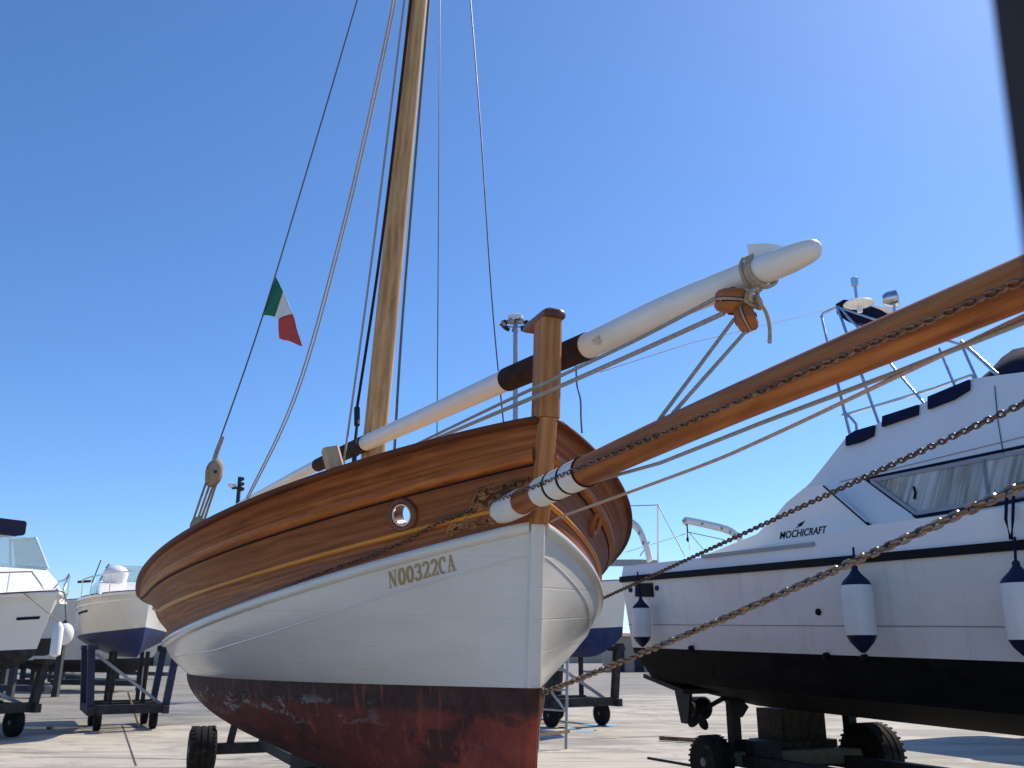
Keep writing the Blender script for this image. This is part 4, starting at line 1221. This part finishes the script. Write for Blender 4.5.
# running gear
mb = MB(); c0, c1, c2, c3 = yq(674, 688, 1.0), yq(690, 690, 1.0), yq(688, 724, 1.0), yq(681, 723, 1.0)
mb.prism([c0, c1, c2, c3], YP * .04); obj('rudder', mb, M_dkgrey, yacht, 30)
mb = MB(); p = yq(693, 707, 1.15); mb.lathe(p, YA, [(0, .07), (.02, .13), (.22, .14), (.26, .08)], 18); mb.tube([p + YA * .26, yq(724, 698, 1.2)], .03, 8); obj('shaft_bracket', mb, M_black, yacht, 40)
mb = MB(); p = yq(699, 716, 1.05)
for k in range(4):
    q = k * math.pi / 2 + .6; d = YP * math.cos(q) + V((0, 0, 1)) * math.sin(q)
    mb.ell(p + d * .1, d * .10, YA.cross(d) * .055 + YA * .02, YA * .012, 12, 7)
mb.lathe(p - YA * .05, YA, [(0, .02), (.03, .035), (.12, .035)], 10); obj('propeller', mb, M_dkgrey, yacht, 40)
mb = MB(); a, b, c_, d = yw(-.05, .3, zboot(0) - .36), yw(-.05, 3.2, zboot(0) - .36), yw(.75, 3.2, zboot(0) - .52), yw(.75, .3, zboot(0) - .52)
mb.prism([a, b, c_, d], V((0, 0, .05))); obj('trim_tab', mb, M_dkgrey, yacht, 0)

# fenders hanging on the yacht's side
def fender(px, ytop, ybot, wpx, l, label, ropetop):
    a, b = yq(px, ytop, l), yq(px, ybot, l); H = a.z - b.z
    d = ((a - V((0, 0, EYE))).length); r = wpx / 2 / F * (a.y * CP + (a.z - EYE) * SP)
    t = thing('fender', label, 'fender', b, 0, 'fenders along the yacht side')
    c = b
    mb = MB(); mb.lathe(c, (0, 0, 1), [(H * .2, r), (H * .35, r * 1.02), (H * .62, r * 1.02), (H * .74, r * .99), (H * .78, r * .95)], 24); obj('body', mb, M_fender, t, 50)
    mb = MB(); mb.lathe(c, (0, 0, 1), [(0, r * .12), (H * .03, r * .3), (H * .12, r * .75), (H * .2, r * .98), (H * .205, r * 1.0)], 24); obj('end_cap', mb, M_fendnavy, t, 50)
    mb = MB(); mb.lathe(c, (0, 0, 1), [(H * .775, r * .97), (H * .82, r * .85), (H * .9, r * .42), (H * .95, r * .22), (H, r * .2)], 24); obj('end_cap', mb, M_fendnavy, t, 50)
    mb = MB(); mb.torus(c + V((0, 0, H * .985)), YP, r * .13, r * .06, 12, 6); mb.tube([c + V((0, 0, H)), yq(*ropetop, .02) - YP * .08], .01, 6); obj('rope', mb, M_navy, t, 50)
fender(642.5, 597, 647, 18, -.13, 'smallest white fender with navy ends, hung nearest the yacht stern', (643, 572))
fender(863.5, 565, 653, 30, -.17, 'large white fender with navy ends hanging mid way along the yacht side', (860, 548))
fender(1031, 560, 660, 36, -.18, 'white fender with navy ends cut off by the right edge of the photo', (1022, 538))
mb = MB(); mb.tube([yq(1011, 497, .1) - YP * .05, yq(1013, 520, .0) - YP * .08, yq(1016, 540, 0) - YP * .06], .012, 6); mb.tube([yq(1018, 497, .1) - YP * .05, yq(1020, 520, .0) - YP * .08, yq(1017, 540, 0) - YP * .06], .012, 6)
obj('mooring_line', mb, M_navy, None, 60, ('dark blue line looped over the yacht rail at the right edge', 'rope'))

# yacht trolley
wc = at(712, 762, 11.75); WR = .305; wc.z = WR
yt = thing('boat_trolley', 'heavy rusty trolley with big tyres under the motor yacht', 'trolley', (wc.x + 1, wc.y + .5, 0))
wheel(yt, wc, YP, WR, .27); w2c = at(872, 756, 11.9); w2c.z = .37; wheel(yt, w2c, YP, .37, .40)
mb = MB(); mb.beam(wc + YP * .2 + V((0, 0, .02)), w2c - YP * .2 + V((0, 0, .0)), .16, .17, bev=.01); obj('axle_beam', mb, M_olive, yt, 30)
mb = MB(); mb.beam(at(748, 750, 11.7), at(775, 750, 11.8), .3, .22); obj('hub_housing', mb, M_dkgrey, yt, 30)
for x, l0, zt in ((736, .3, 1.0), (853, 1.75, .98)):
    b = at(x, 756, 11.85 if x < 800 else 12.1); b.z = .3; mb = MB(); mb.beam(b, V((b.x, b.y, zt)), .13, .11, up=YA); mb.beam(V((b.x, b.y, zt - .1)), V((b.x + .1, b.y + .05, zt + .02)), .3, .08, up=YA); obj('upright', mb, M_dkgrey, yt, 30)
for k in (.4, 1.5):
    mb = MB(); mb.beam(wc + YP * k + YA * .1, wc + YP * k + YA * 5.3, .14, .14); obj('chassis_rail', mb, M_dkgrey, yt, 30)
wheel(yt, wc + YA * 5.2 + YP * .1, YP, WR, .27); wheel(yt, wc + YA * 5.2 + YP * 2.05, YP, WR, .27)
mb = MB(); mb.beam(wc + YP * 1.3 + V((0, 0, -.1)), wc + YP * 1.3 + V((0, 0, .21)), .95, .6, up=YA, bev=.02); obj('keel_block', mb, M_timberdark, None, 30, ('dark timber block pile propping the yacht keel above the axle', 'timber block'))
mb = MB(); mb.beam(wc + YP * 1.3 + V((0, .02, .21)), wc + YP * 1.3 + V((0, .02, .58)), .72, .5, up=YA, bev=.02); obj('keel_block', mb, M_timberdark, None, 30, ('upper dark timber block touching the black yacht keel', 'timber block'))
mb = MB(); g0, g1 = ground(660, 741), ground(695, 743); mb.beam(g0 + V((0, 0, .05)), g1 + V((0, 0, .05)), .07, .07); obj('iron_bar', mb, M_rustiron, None, 30, ('short rusty iron bar lying on the concrete left of the yacht wheel', 'iron bar'))
mb = MB(); g0, g1 = ground(648, 759), ground(700, 768); mb.tube([g0 + V((0, 0, .015)), g1 + V((0, 0, .015))], .02, 6); obj('iron_rod', mb, M_dkgrey, None, 30, ('thin dark rod lying on the sunny concrete by the bottom edge', 'rod'))

# ------------------------------------------------------------------ other boats
def boat_hull(root, bowp, heading, L, B, zs, zc, zk, top, bot, zsb=.0, rake=.9, flare=.35, stripe=None, ring=True):
    """generic loft: bowp = world xy of stem head; zs sheer, zc waterline, zk keel height"""
    h = V((math.sin(heading), -math.cos(heading), 0)); pt = V((math.cos(heading), math.sin(heading), 0))
    n = 40
    def P(t, w, sd):    # t 0 bow..1 stern, w 0 sheer 1 waterline 2 keel
        bs = B / 2 * (1 - (1 - min(t / .55, 1)) ** 2.3) ** .75 * (1 - .12 * max(0, t - .55))
        bc = B / 2 * .86 * (1 - (1 - min(t / .7, 1)) ** 1.7) * (1 - .1 * max(0, t - .55))
        z0 = zs + zsb * (1 - t) ** 2; z1 = zc + .12 * (1 - t) ** 2; z2 = zk + (z1 - zk) * max(0, 1 - t / .18) ** 2 * .7
        if w <= 1:
            k = w ** (1 - flare * (1 - t)); b = bs + (bc - bs) * k; z = z0 + (z1 - z0) * w
        else: k = w - 1; b = bc * (1 - k ** 1.4); z = z1 + (z2 - z1) * k
        u = t * L + rake * (z0 - z) * .75 * max(0, 1 - t * 2.2)
        return bowp - h * u + pt * b * sd + V((0, 0, z))
    T = [(i / n) ** 1.3 for i in range(n + 1)]
    def band(w0, w1, k, mat, name, extra=True):
        mb = MB()
        for sd in (-1, 1): mb.grid([[P(t, w0 + (w1 - w0) * j / k, sd) for j in range(k + 1)] for t in T])
        mb.grid([[P(1, w0 + (w1 - w0) * j / k, sd) for j in range(k + 1)] for sd in (-1, 1)])
        return obj(name, mb, mat, root, 40)
    band(0, 1, 10, top, 'topsides'); band(1, 2, 8, bot, 'hull_bottom')
    mb = MB(); mb.grid([[P(t, 0, -1) + V((0, 0, .03)), P(t, 0, 0) + V((0, 0, .08)), P(t, 0, 1) + V((0, 0, .03))] for t in T]); obj('deck', mb, top, root, 40)
    mb = MB()
    for sd in (-1, 1): mb.tube([P(t, .02, sd) for t in T], .035, 6)
    obj('gunwale', mb, M_gel, root, 60)
    if stripe:
        for sd in (-1, 1):
            mb = MB(); rows = [[P(t, stripe[0], sd) + pt * sd * .012, P(t, stripe[1], sd) + pt * sd * .012] for t in T if stripe[2] <= t <= stripe[3]]; mb.grid(rows); o = obj('stripe', mb, M_navy, root, 40)
            o.modifiers.new('thick', 'SOLIDIFY').thickness = .01
    return P, h, pt
def house(root, base, h, pt, pr, w, mat, name='cabin', taper=.12):
    """a deckhouse: side profile pr = (aft distance, height) list, swept across width w with inward lean"""
    mb = MB(); z0 = min(z for _, z in pr)
    zt = max(z for _, z in pr)
    def pp(s, z, sd): return base - h * s + pt * sd * (w / 2 - taper * (z - z0)) + V((0, 0, z))
    n = len(pr); mb.grid([[pp(s, z, -1), pp(s, z, -.5), pp(s, z, .5), pp(s, z, 1)] for s, z in pr])
    mb.add([pp(s, z, -1) for s, z in pr], [range(n)]); mb.add([pp(s, z, 1) for s, z in pr], [range(n)])
    return obj(name, mb, mat, root, 25), pp
# ---- boat at the left edge
hA = R(58); bw = at(58, 592, 17.0); zsA = bw.z - .25
bA1 = thing('motor_boat', 'white motor boat with tinted windscreen entering at the left edge', 'motor boat', (bw.x - 2.5, bw.y + 1, 0), 0)
PA, hh, pp_ = boat_hull(bA1, V((bw.x, bw.y, 0)), hA, 6.4, 2.5, zsA, 1.50, 1.25, M_gelcream, M_dkgrey, zsb=.25, rake=.55, flare=.68, stripe=(.42, .47, .01, .10))
bs = V((bw.x, bw.y, 0))
cb, ppa = house(bA1, bs, hh, pp_, [(1.15, zsA + .1), (1.5, zsA + .55), (1.9, zsA + .82), (4.6, zsA + .82), (4.9, zsA)], 1.9, M_gel)
def quadp(name, P, mat, parent, th=.02, nrm=None):
    mb = MB(); n_ = nrm if nrm else (P[1] - P[0]).cross(P[2] - P[0]).normalized(); mb.prism(P, n_ * th); return obj(name, mb, mat, parent, 0)
for sd in (-1, 1):
    quadp('windscreen', [ppa(1.85, zsA + .83, sd), ppa(3.0, zsA + .83, sd), ppa(3.0, zsA + 1.42, sd * .9), ppa(2.15, zsA + 1.42, sd * .9)], M_glass, bA1)
quadp('windscreen', [ppa(1.85, zsA + .83, -1), ppa(1.85, zsA + .83, 1), ppa(2.15, zsA + 1.42, .9), ppa(2.15, zsA + 1.42, -.9)], M_glass, bA1)
for sd in (-1, 1):
    mb = MB(); mb.tube([ppa(1.85, zsA + .82, sd), ppa(2.17, zsA + 1.44, sd * .9), ppa(3.05, zsA + 1.44, sd * .9)], .025, 6); obj('screen_frame', mb, M_gel, bA1)
    mb = MB(); mb.tube([PA(.02, 0, sd) + V((0, 0, .05)), PA(.05, 0, sd) + V((0, 0, .38)), PA(.2, 0, sd) + V((0, 0, .42)), PA(.38, 0, sd) + V((0, 0, .4))], .016, 6)
    for t in (.1, .2, .3): mb.tube([PA(t, 0, sd) + V((0, 0, .03)), PA(t, 0, sd) + V((0, 0, .41))], .012, 6)
    obj('bow_rail', mb, M_steel, bA1, 60)
mb = MB(); mb.beam(ppa(2.5, zsA + 1.66, 0), ppa(4.2, zsA + 1.66, 0), 1.3, .30, bev=.04); obj('canvas_top', mb, M_navy, bA1, 40)
for sd in (-.8, .8):
    for s in (2.9, 3.9):
        mb = MB(); mb.tube([ppa(s, zsA + .82, sd), ppa(s, zsA + 1.58, sd * .9)], .02, 6); obj('top_support', mb, M_steel, bA1)
fa = at(54.5, 657, 16.6); t_ = thing('fender', 'white sausage fender hanging off the bow of the left edge boat', 'fender', fa)
mb = MB(); mb.lathe(fa, (0, 0, 1), [(0, .03), (.04, .09), (.5, .09), (.56, .05), (.6, .02)], 16); obj('body', mb, M_fender, t_, 50)
mb = MB(); mb.tube([fa + V((0, 0, .6)), PA(.06, 0, -1)], .01, 6); obj('rope', mb, M_rope, t_, 50)
fa = at(64, 634, 17.2); t_ = thing('buoy', 'round white buoy beside the hanging sausage fender', 'buoy', fa)
mb = MB(); mb.ell(fa, V((.17, 0, 0)), V((0, .17, 0)), V((0, 0, .2)), 18, 11); obj('body', mb, M_fender, t_, 60)
mb = MB(); mb.lathe(fa + V((0, 0, .17)), (0, 0, 1), [(0, .05), (.06, .04), (.08, .02)], 10); mb.tube([fa + V((0, 0, .25)), PA(.03, 0, 1)], .01, 6); obj('neck', mb, M_fendnavy, t_, 50)

def stand(label, c, h, pt, wid, ln, z, legmat, wr=.22, rows_=2, plank=False, lean=.0):
    """a wheeled cradle: two chassis rails, cross beams, wheels and padded uprights"""
    t = thing('boat_trolley', label, 'trolley', c, 0)
    zb = wr * 2
    for sd in (-1, 1):
        mb = MB(); mb.beam(c + pt * sd * wid / 2 - h * ln / 2 + V((0, 0, zb)), c + pt * sd * wid / 2 + h * ln / 2 + V((0, 0, zb)), .12, .16); obj('chassis_rail', mb, M_dkgrey, t, 30)
        for e in (-1, 1):
            b = c + pt * sd * wid / 2 + h * e * ln * .42
            mb = MB(); mb.beam(b + V((0, 0, zb)), b + pt * sd * .12 + V((0, 0, z)), .14, .14, up=h); mb.beam(b + pt * sd * .1 - h * .2 + V((0, 0, z + .03)), b + pt * sd * .1 + h * .2 + V((0, 0, z + .03)), .2, .1); obj('upright', mb, legmat, t, 30)
            wheel(t, V((b.x, b.y, wr)) - h * e * .25 - pt * sd * .18, pt, wr, wr * .7)
    for e in (-1, 0, 1):
        mb = MB(); mb.beam(c - pt * wid / 2 + h * e * ln * .42 + V((0, 0, zb + .02)), c + pt * wid / 2 + h * e * ln * .42 + V((0, 0, zb + .02)), .14, .18); obj('cross_beam', mb, M_dkgrey, t, 30)
    for e in (-.22, .2):
        for sd in (-.45, .45):
            b = c + pt * sd * wid / 2 + h * e * ln; mb = MB(); mb.beam(b + V((0, 0, zb)), b + V((0, 0, z - .05)), .08, .08, up=h); obj('inner_post', mb, M_dkgrey, t, 30)
    mb = MB(); mb.beam(c + pt * wid * .5 + h * ln * .3 + V((0, 0, zb + .05)), c - pt * wid * .5 + h * ln * .3 + V((0, 0, z - .1)), .06, .06, up=h); obj('brace', mb, M_galv, t, 30)
    return t
cA = bs - hh * 2.7 + V((0, 0, 0)); stand('dark steel trolley carrying the boat at the left edge', V((cA.x, cA.y, 0)), hh, pp_, 1.6, 2.6, 1.35, M_dkgrey, .26)
# ---- second boat from the left
hB = R(28); bw = at(150, 598, 18.5); zsB = 2.66
bB1 = thing('cabin_cruiser', 'cream cabin cruiser with dark blue bottom between left edge boat and wooden hull', 'cabin cruiser', (bw.x - 1.5, bw.y + 2, 0))
bsB = V((bw.x, bw.y, 0))
PB, hbB, ptB = boat_hull(bB1, bsB, hB, 5.6, 2.3, zsB, 1.92, 1.45, M_gelcream, M_blue, zsb=.08, rake=.4, flare=.55, stripe=(.34, .40, .42, .66))
cb, ppb = house(bB1, bsB, hbB, ptB, [(1.0, zsB + .04), (1.6, zsB + .30), (2.6, zsB + .40), (4.6, zsB + .40), (4.7, zsB)], 1.75, M_gel)
quadp('windscreen', [ppb(2.6, zsB + .42, -.9), ppb(2.6, zsB + .42, .9), ppb(3.1, zsB + .80, .75), ppb(3.1, zsB + .80, -.75)], M_glass, bB1)
for sd in (-1, 1):
    quadp('windscreen', [ppb(2.6, zsB + .42, sd * .95), ppb(4.2, zsB + .42, sd * .95), ppb(3.9, zsB + .80, sd * .78), ppb(3.1, zsB + .80, sd * .78)], M_glass, bB1)
    quadp('side_window', [ppb(1.9, zsB + .12, sd * 1.01), ppb(3.3, zsB + .12, sd * 1.01), ppb(3.2, zsB + .32, sd * 1.0), ppb(2.1, zsB + .30, sd * 1.0)], M_darkglass, bB1)
    mb = MB(); mb.tube([ppb(2.6, zsB + .42, sd * .95), ppb(3.1, zsB + .82, sd * .78), ppb(3.9, zsB + .82, sd * .78)], .02, 6); obj('screen_frame', mb, M_steel, bB1)
mb = MB(); a = at(116, 574, 20.0); mb.ell(a, V((.26, 0, 0)), V((0, .26, 0)), V((0, 0, .19)), 20, 11); obj('engine_cowl', mb, M_gel, bB1, 60)
mb = MB(); mb.lathe(a + V((0, 0, -.45)), (0, 0, 1), [(0, .2), (.2, .22), (.4, .25)], 16); obj('engine_leg', mb, M_gel, bB1, 60)
for sd in (-1, 1):
    mb = MB(); mb.tube([PB(t, 0, sd) + V((0, 0, .4)) for t in (.05, .15, .3, .45)], .016, 6)
    for t in (.15, .3, .45): mb.tube([PB(t, 0, sd), PB(t, 0, sd) + V((0, 0, .4))], .012, 6)
    obj('bow_rail', mb, M_steel, bB1, 60)
mb = MB(); mb.tube([at(92, 583, 20.6), at(101, 560, 20.6)], .012, 6); mb.tube([at(78, 582, 20.6), at(92, 581, 20.6)], .03, 6); obj('antenna', mb, M_dkgrey, bB1)
cB = bsB - hbB * 2.6; cB.z = 0
for sd in (-1, 1):
    mb = MB(); mb.tube([PB(t / 30, .2, sd) for t in range(31)], .022, 6); obj('rubbing_band', mb, M_gel, bB1, 60)
stB = stand('dark trolley on blue legs under the cream cabin cruiser', cB, hbB, ptB, 1.45, 2.4, 1.62, M_bluesteel, .2)
p0, p1 = ground(138.5, 727), at(128, 692, ground(138.5, 727).y - .1); mb = MB(); mb.beam(p0 + V((0, 0, .02)), p1, .09, .04); obj('plank', mb, M_pale, None, 30, ('pale plank leaning against the blue legged trolley', 'plank'))
# ---- boat behind the wooden hull on the right
hD = R(30)
brD = at(634, 588, 20.0)
bsD = V((brD.x, brD.y, 0)) + V((math.sin(hD), -math.cos(hD), 0)) * .4 - V((math.cos(hD), math.sin(hD), 0)) * .5
bD = thing('motor_boat', 'white motor boat with blue bottom half hidden behind the wooden bow', 'motor boat', (bsD.x, bsD.y + 3, 0))
PD, hd, pd = boat_hull(bD, bsD, hD, 7.5, 2.8, 2.9, 1.95, 1.45, M_gelcream, M_blue, zsb=.1, rake=.25, flare=.2)
house(bD, bsD, hd, pd, [(1.6, 2.95), (2.3, 3.3), (3.2, 3.4), (3.6, 3.75), (5.5, 3.8), (5.8, 2.9)], 2.0, M_gel)
quadp('windscreen', [bsD - hd * 3.15 - pd * .8 + V((0, 0, 3.42)), bsD - hd * 3.15 + pd * .8 + V((0, 0, 3.42)), bsD - hd * 3.55 + pd * .8 + V((0, 0, 3.72)), bsD - hd * 3.55 - pd * .8 + V((0, 0, 3.72))], M_darkglass, bD)
cD = bsD - hd * 2.9; cD.z = 0
stand('black trolley under the boat behind the wooden bow', cD, hd, pd, 1.7, 2.8, 1.6, M_dkgrey, .24)
# ---- far boats
def far_boat(px, Y, zs, L, B, hdg, label, bot, group='boats on the far side of the yard', cab=True):
    p = at(px, 640, Y); r_ = thing('far_boat' if False else 'laid_up_boat', label, 'boat', (p.x, p.y, 0), 0, group)
    b0_ = V((p.x, p.y, 0)); P_, h_, p_ = boat_hull(r_, b0_, hdg, L, B, zs, zs - 1.0, zs - 1.5, M_farhull, bot, zsb=.4)
    if cab: house(r_, b0_, h_, p_, [(L * .25, zs), (L * .34, zs + .7), (L * .42, zs + 1.0), (L * .7, zs + 1.0), (L * .72, zs)], B * .6, M_farhull)
    for e in (.3, .7):
        for sd in (-1, 1):
            q_ = b0_ - h_ * L * e + p_ * sd * B * .3; mb = MB(); mb.beam(q_, q_ + V((0, 0, zs - 1.1)), .2, .2); obj('prop', mb, M_fardark, r_, 30)
    mb = MB(); mb.beam(b0_ - h_ * L * .2 + V((0, 0, .3)), b0_ - h_ * L * .85 + V((0, 0, .3)), .25, .2); obj('keel_block', mb, M_fardark, r_, 30)
far_boat(84, 32, 2.9, 8, 2.8, R(60), 'white boat farther back between the two left boats', M_fardark, cab=False)
far_boat(186, 52, 3.0, 8, 2.8, R(50), 'distant white boat glimpsed under the cream cruiser', M_blue)
far_boat(30, 60, 3.0, 8, 2.8, R(70), 'distant boat seen through the trolley at the left edge', M_red)
far_boat(130, 66, 3.0, 9, 3, R(65), 'most distant boat, seen between the blue trolley legs', M_fardark)
far_boat(66, 40, 2.3, 7, 2.6, R(75), 'low distant boat between the left edge boat and the blue legs', M_fardark, cab=False)
far_boat(172, 38, 2.2, 7, 2.6, R(70), 'low distant boat right of the blue trolley legs', M_fardark)
far_boat(112, 46, 2.6, 8, 2.6, R(60), 'distant boat framed by the blue trolley legs', M_blue)
far_boat(560, 48, 3.4, 9, 3, R(40), 'distant boat seen low beyond the ladder', M_blue)
far_boat(1400, 13, 2.7, 7, 3.0, R(26), 'neighbouring boat on props glimpsed under the keel of the yacht', M_fardark)
far_boat(880, 46, 2.4, 9, 3, R(55), 'distant boat seen low between the yacht wheels', M_fardark)
# beige sheds and quay wall far off
def shed(px0, px1, Y, hgt, dep, label, mat):
    a, b = at(px0, 660, Y), at(px1, 660, Y); c = V(((a.x + b.x) / 2, Y + dep / 2, 0)); r_ = thing('harbour_shed', label, 'shed', c)
    w = b.x - a.x; mb = MB(); mb.beam(V((a.x, Y + dep / 2, hgt / 2)), V((b.x, Y + dep / 2, hgt / 2)), dep, hgt); obj('wall', mb, mat, r_, 0)
    mb = MB(); mb.prism([V((a.x - .3, Y - .3, hgt)), V((a.x - .3, Y + dep + .3, hgt)), V((a.x - .3, Y + dep / 2, hgt + .3))], V((w + .6, 0, 0))); obj('roof', mb, M_rustiron, r_, 0)
    for k in range(3):
        x = a.x + w * (k + .5) / 3; mb = MB(); mb.beam(V((x - w * .08, Y - .03, hgt * .4)), V((x + w * .08, Y - .03, hgt * .4)), .08, hgt * .8); obj('door', mb, M_dkgrey, r_, 0)
shed(610, 668, 72, 2.6, 6, 'low beige harbour shed far behind the ladder', M_beige)
shed(-60, 60, 95, 2.8, 6, 'pale low shed far behind the left edge boat', M_farhull)
shed(90, 200, 100, 2.2, 6, 'beige low shed far behind the cream cruiser', M_beige)
mb = MB(); mb.beam(V((-160, 120, .6)), V((160, 120, .6)), 1, 1.2); obj('quay_wall', mb, M_beige, None, 0, ('long low quay wall closing off the far side of the yard', 'quay wall'))

# floodlight mast beyond the bow, and camera pole beyond the rail
def floodmast(px, ytop, Y, label):
    top = at(px, ytop, Y); r_ = thing('floodlight_mast', label, 'floodlight mast', (top.x, top.y, 0)); ctr = V((top.x, top.y, top.z))
    mb = MB(); mb.tube([V((top.x, top.y, 0)), V((top.x, top.y, top.z - .2))], [.17, .11], 12); obj('pole', mb, M_galv, r_)
    mb = MB(); mb.lathe(ctr - V((0, 0, .36)), (0, 0, 1), [(0, .2), (.03, .36), (.3, .36), (.36, .28)], 20); obj('head_drum', mb, M_gel, r_, 40)
    mb = MB(); mb.torus(ctr - V((0, 0, .42)), (0, 0, 1), .52, .03, 28, 6)
    for k in range(4):
        q = k * math.pi / 2; mb.tube([ctr - V((0, 0, .42)), ctr + V((.52 * math.cos(q), .52 * math.sin(q), -.42))], .03, 6)
    obj('ring', mb, M_dkgrey, r_)
    for k in range(9):
        q = 2 * math.pi * k / 9 + .2; d = V((math.cos(q), math.sin(q), -1.0)).normalized(); p = ctr + V((.60 * math.cos(q), .60 * math.sin(q), -.50))
        mb = MB(); mb.lathe(p - d * .11, d, [(0, .06), (.03, .12), (.18, .16), (.2, .16)], 12); l_ = obj('floodlight', mb, M_dkgrey, r_, 40)
        mb = MB(); mb.lathe(p + d * .092, d, [(0, .14), (.01, .05)], 12); obj('lens', mb, M_grey, l_, 40)
floodmast(515.5, 315, 40, 'tall floodlight mast with a ring of lamps behind the bow post')
top = at(240, 477, 26); cp_ = thing('camera_pole', 'thin pole with small devices peeking over the stern rail', 'pole', (top.x, top.y, 0))
mb = MB(); mb.tube([V((top.x, top.y, 0)), top], .06, 8); obj('pole', mb, M_dkgrey, cp_)
mb = MB(); mb.tube([at(232, 488, 26), at(242, 488, 26)], .04, 6); obj('bracket', mb, M_dkgrey, cp_)
mb = MB(); mb.ell(at(232, 485.5, 26), V((.13, 0, 0)), V((0, .13, 0)), V((0, 0, .07)), 12, 7); obj('camera_dome', mb, M_gel, cp_, 60)
for y in (480, 485, 490):
    mb = MB(); p = at(243, y, 26); mb.lathe(p - V((.03, .06, 0)), V((.6, -1, 0)), [(0, .05), (.16, .05)], 10); obj('lamp', mb, M_dkgrey, cp_, 40)
# wire from the yacht arch to the bow
aw = C(834, 306); rope('wire', [aw, aw.lerp(at(700, 340, 6.4), .5) - V((0, 0, .01)), at(690, 343, 6.2), at(600, 372, 5.3)], .0035, M_ropegrey, 'thin wire leading from the yacht arch to the bow', 'wire')

# ------------------------------------------------------------------ added post at the right edge, standing in for a finger or case
pr_ = thing('blur_stand_in', 'added dark post standing in for a blurred finger or case at the upper right edge', 'stand-in', (.25, .33, 0))
PY = .30
e0 = at(991, -4, PY); e1 = at(1022.5, 245, PY)
dv = (e1 - e0) / (e1.z - e0.z)
def edge(z): return e0 + dv * (z - e0.z)
mb = MB(); hi, lo_ = 3.2, 0.0
poly = []
for z in (lo_, hi):
    q = edge(z); poly.append([V((q.x, q.y, z)), V((q.x + .09, q.y - .02, z)), V((q.x + .14, q.y + .06, z)), V((q.x + .06, q.y + .08, z))])
mb.grid(poly, wrap=True); mb.face(range(4)); mb.face([7, 6, 5, 4])
obj('shaft', mb, M_standin, pr_, 0)
mb = MB(); q = edge(3.2); mb.beam(V((q.x - .02, q.y + .04, 3.24)), V((q.x + .15, q.y + .04, 3.24)), .16, .08, bev=.01); obj('cap', mb, M_standin, pr_, 30)

# ------------------------------------------------------------------ sky, sun, camera
SUN_EL, PHI = R(47), R(43)
sdir = V((math.cos(PHI) * math.cos(SUN_EL), math.sin(PHI) * math.cos(SUN_EL), math.sin(SUN_EL)))
w = bpy.data.worlds.new('World'); scene.world = w; w.use_nodes = True
nt = w.node_tree; bg = nt.nodes['Background']; sky = nt.nodes.new('ShaderNodeTexSky')
sky.sky_type = 'NISHITA'; sky.sun_disc = False; sky.sun_elevation = SUN_EL; sky.sun_rotation = math.atan2(sdir.x, sdir.y)
sky.altitude = 0; sky.air_density = .9; sky.dust_density = .34; sky.ozone_density = 10.0
hs = nt.nodes.new('ShaderNodeHueSaturation'); hs.inputs['Saturation'].default_value = 1.04
nt.links.new(sky.outputs[0], hs.inputs['Color']); nt.links.new(hs.outputs[0], bg.inputs[0]); bg.inputs[1].default_value = .15
l = bpy.data.lights.new('sun', 'SUN'); l.energy = 5.0; l.angle = R(.53); l.color = (1, .91, .76)
lo = bpy.data.objects.new('sun', l); COL.objects.link(lo); lo.location = (20, 20, 40)
lo.rotation_euler = (-sdir).to_track_quat('-Z', 'Y').to_euler()
cam = bpy.data.cameras.new('camera'); co = bpy.data.objects.new('camera', cam); COL.objects.link(co)
co.location = (0, 0, EYE); co.rotation_euler = (math.pi / 2 + PITCH, 0, 0)
cam.sensor_width = 36; cam.lens = F / 1024 * 36; cam.clip_start = .05; cam.clip_end = 3000
cam.dof.use_dof = True; cam.dof.focus_distance = 6.5; cam.dof.aperture_fstop = 5.6
scene.camera = co
vs = scene.view_settings; vs.view_transform = 'Standard'; vs.look = 'None'; vs.exposure = .20; vs.gamma = 1; vs.use_curve_mapping = False
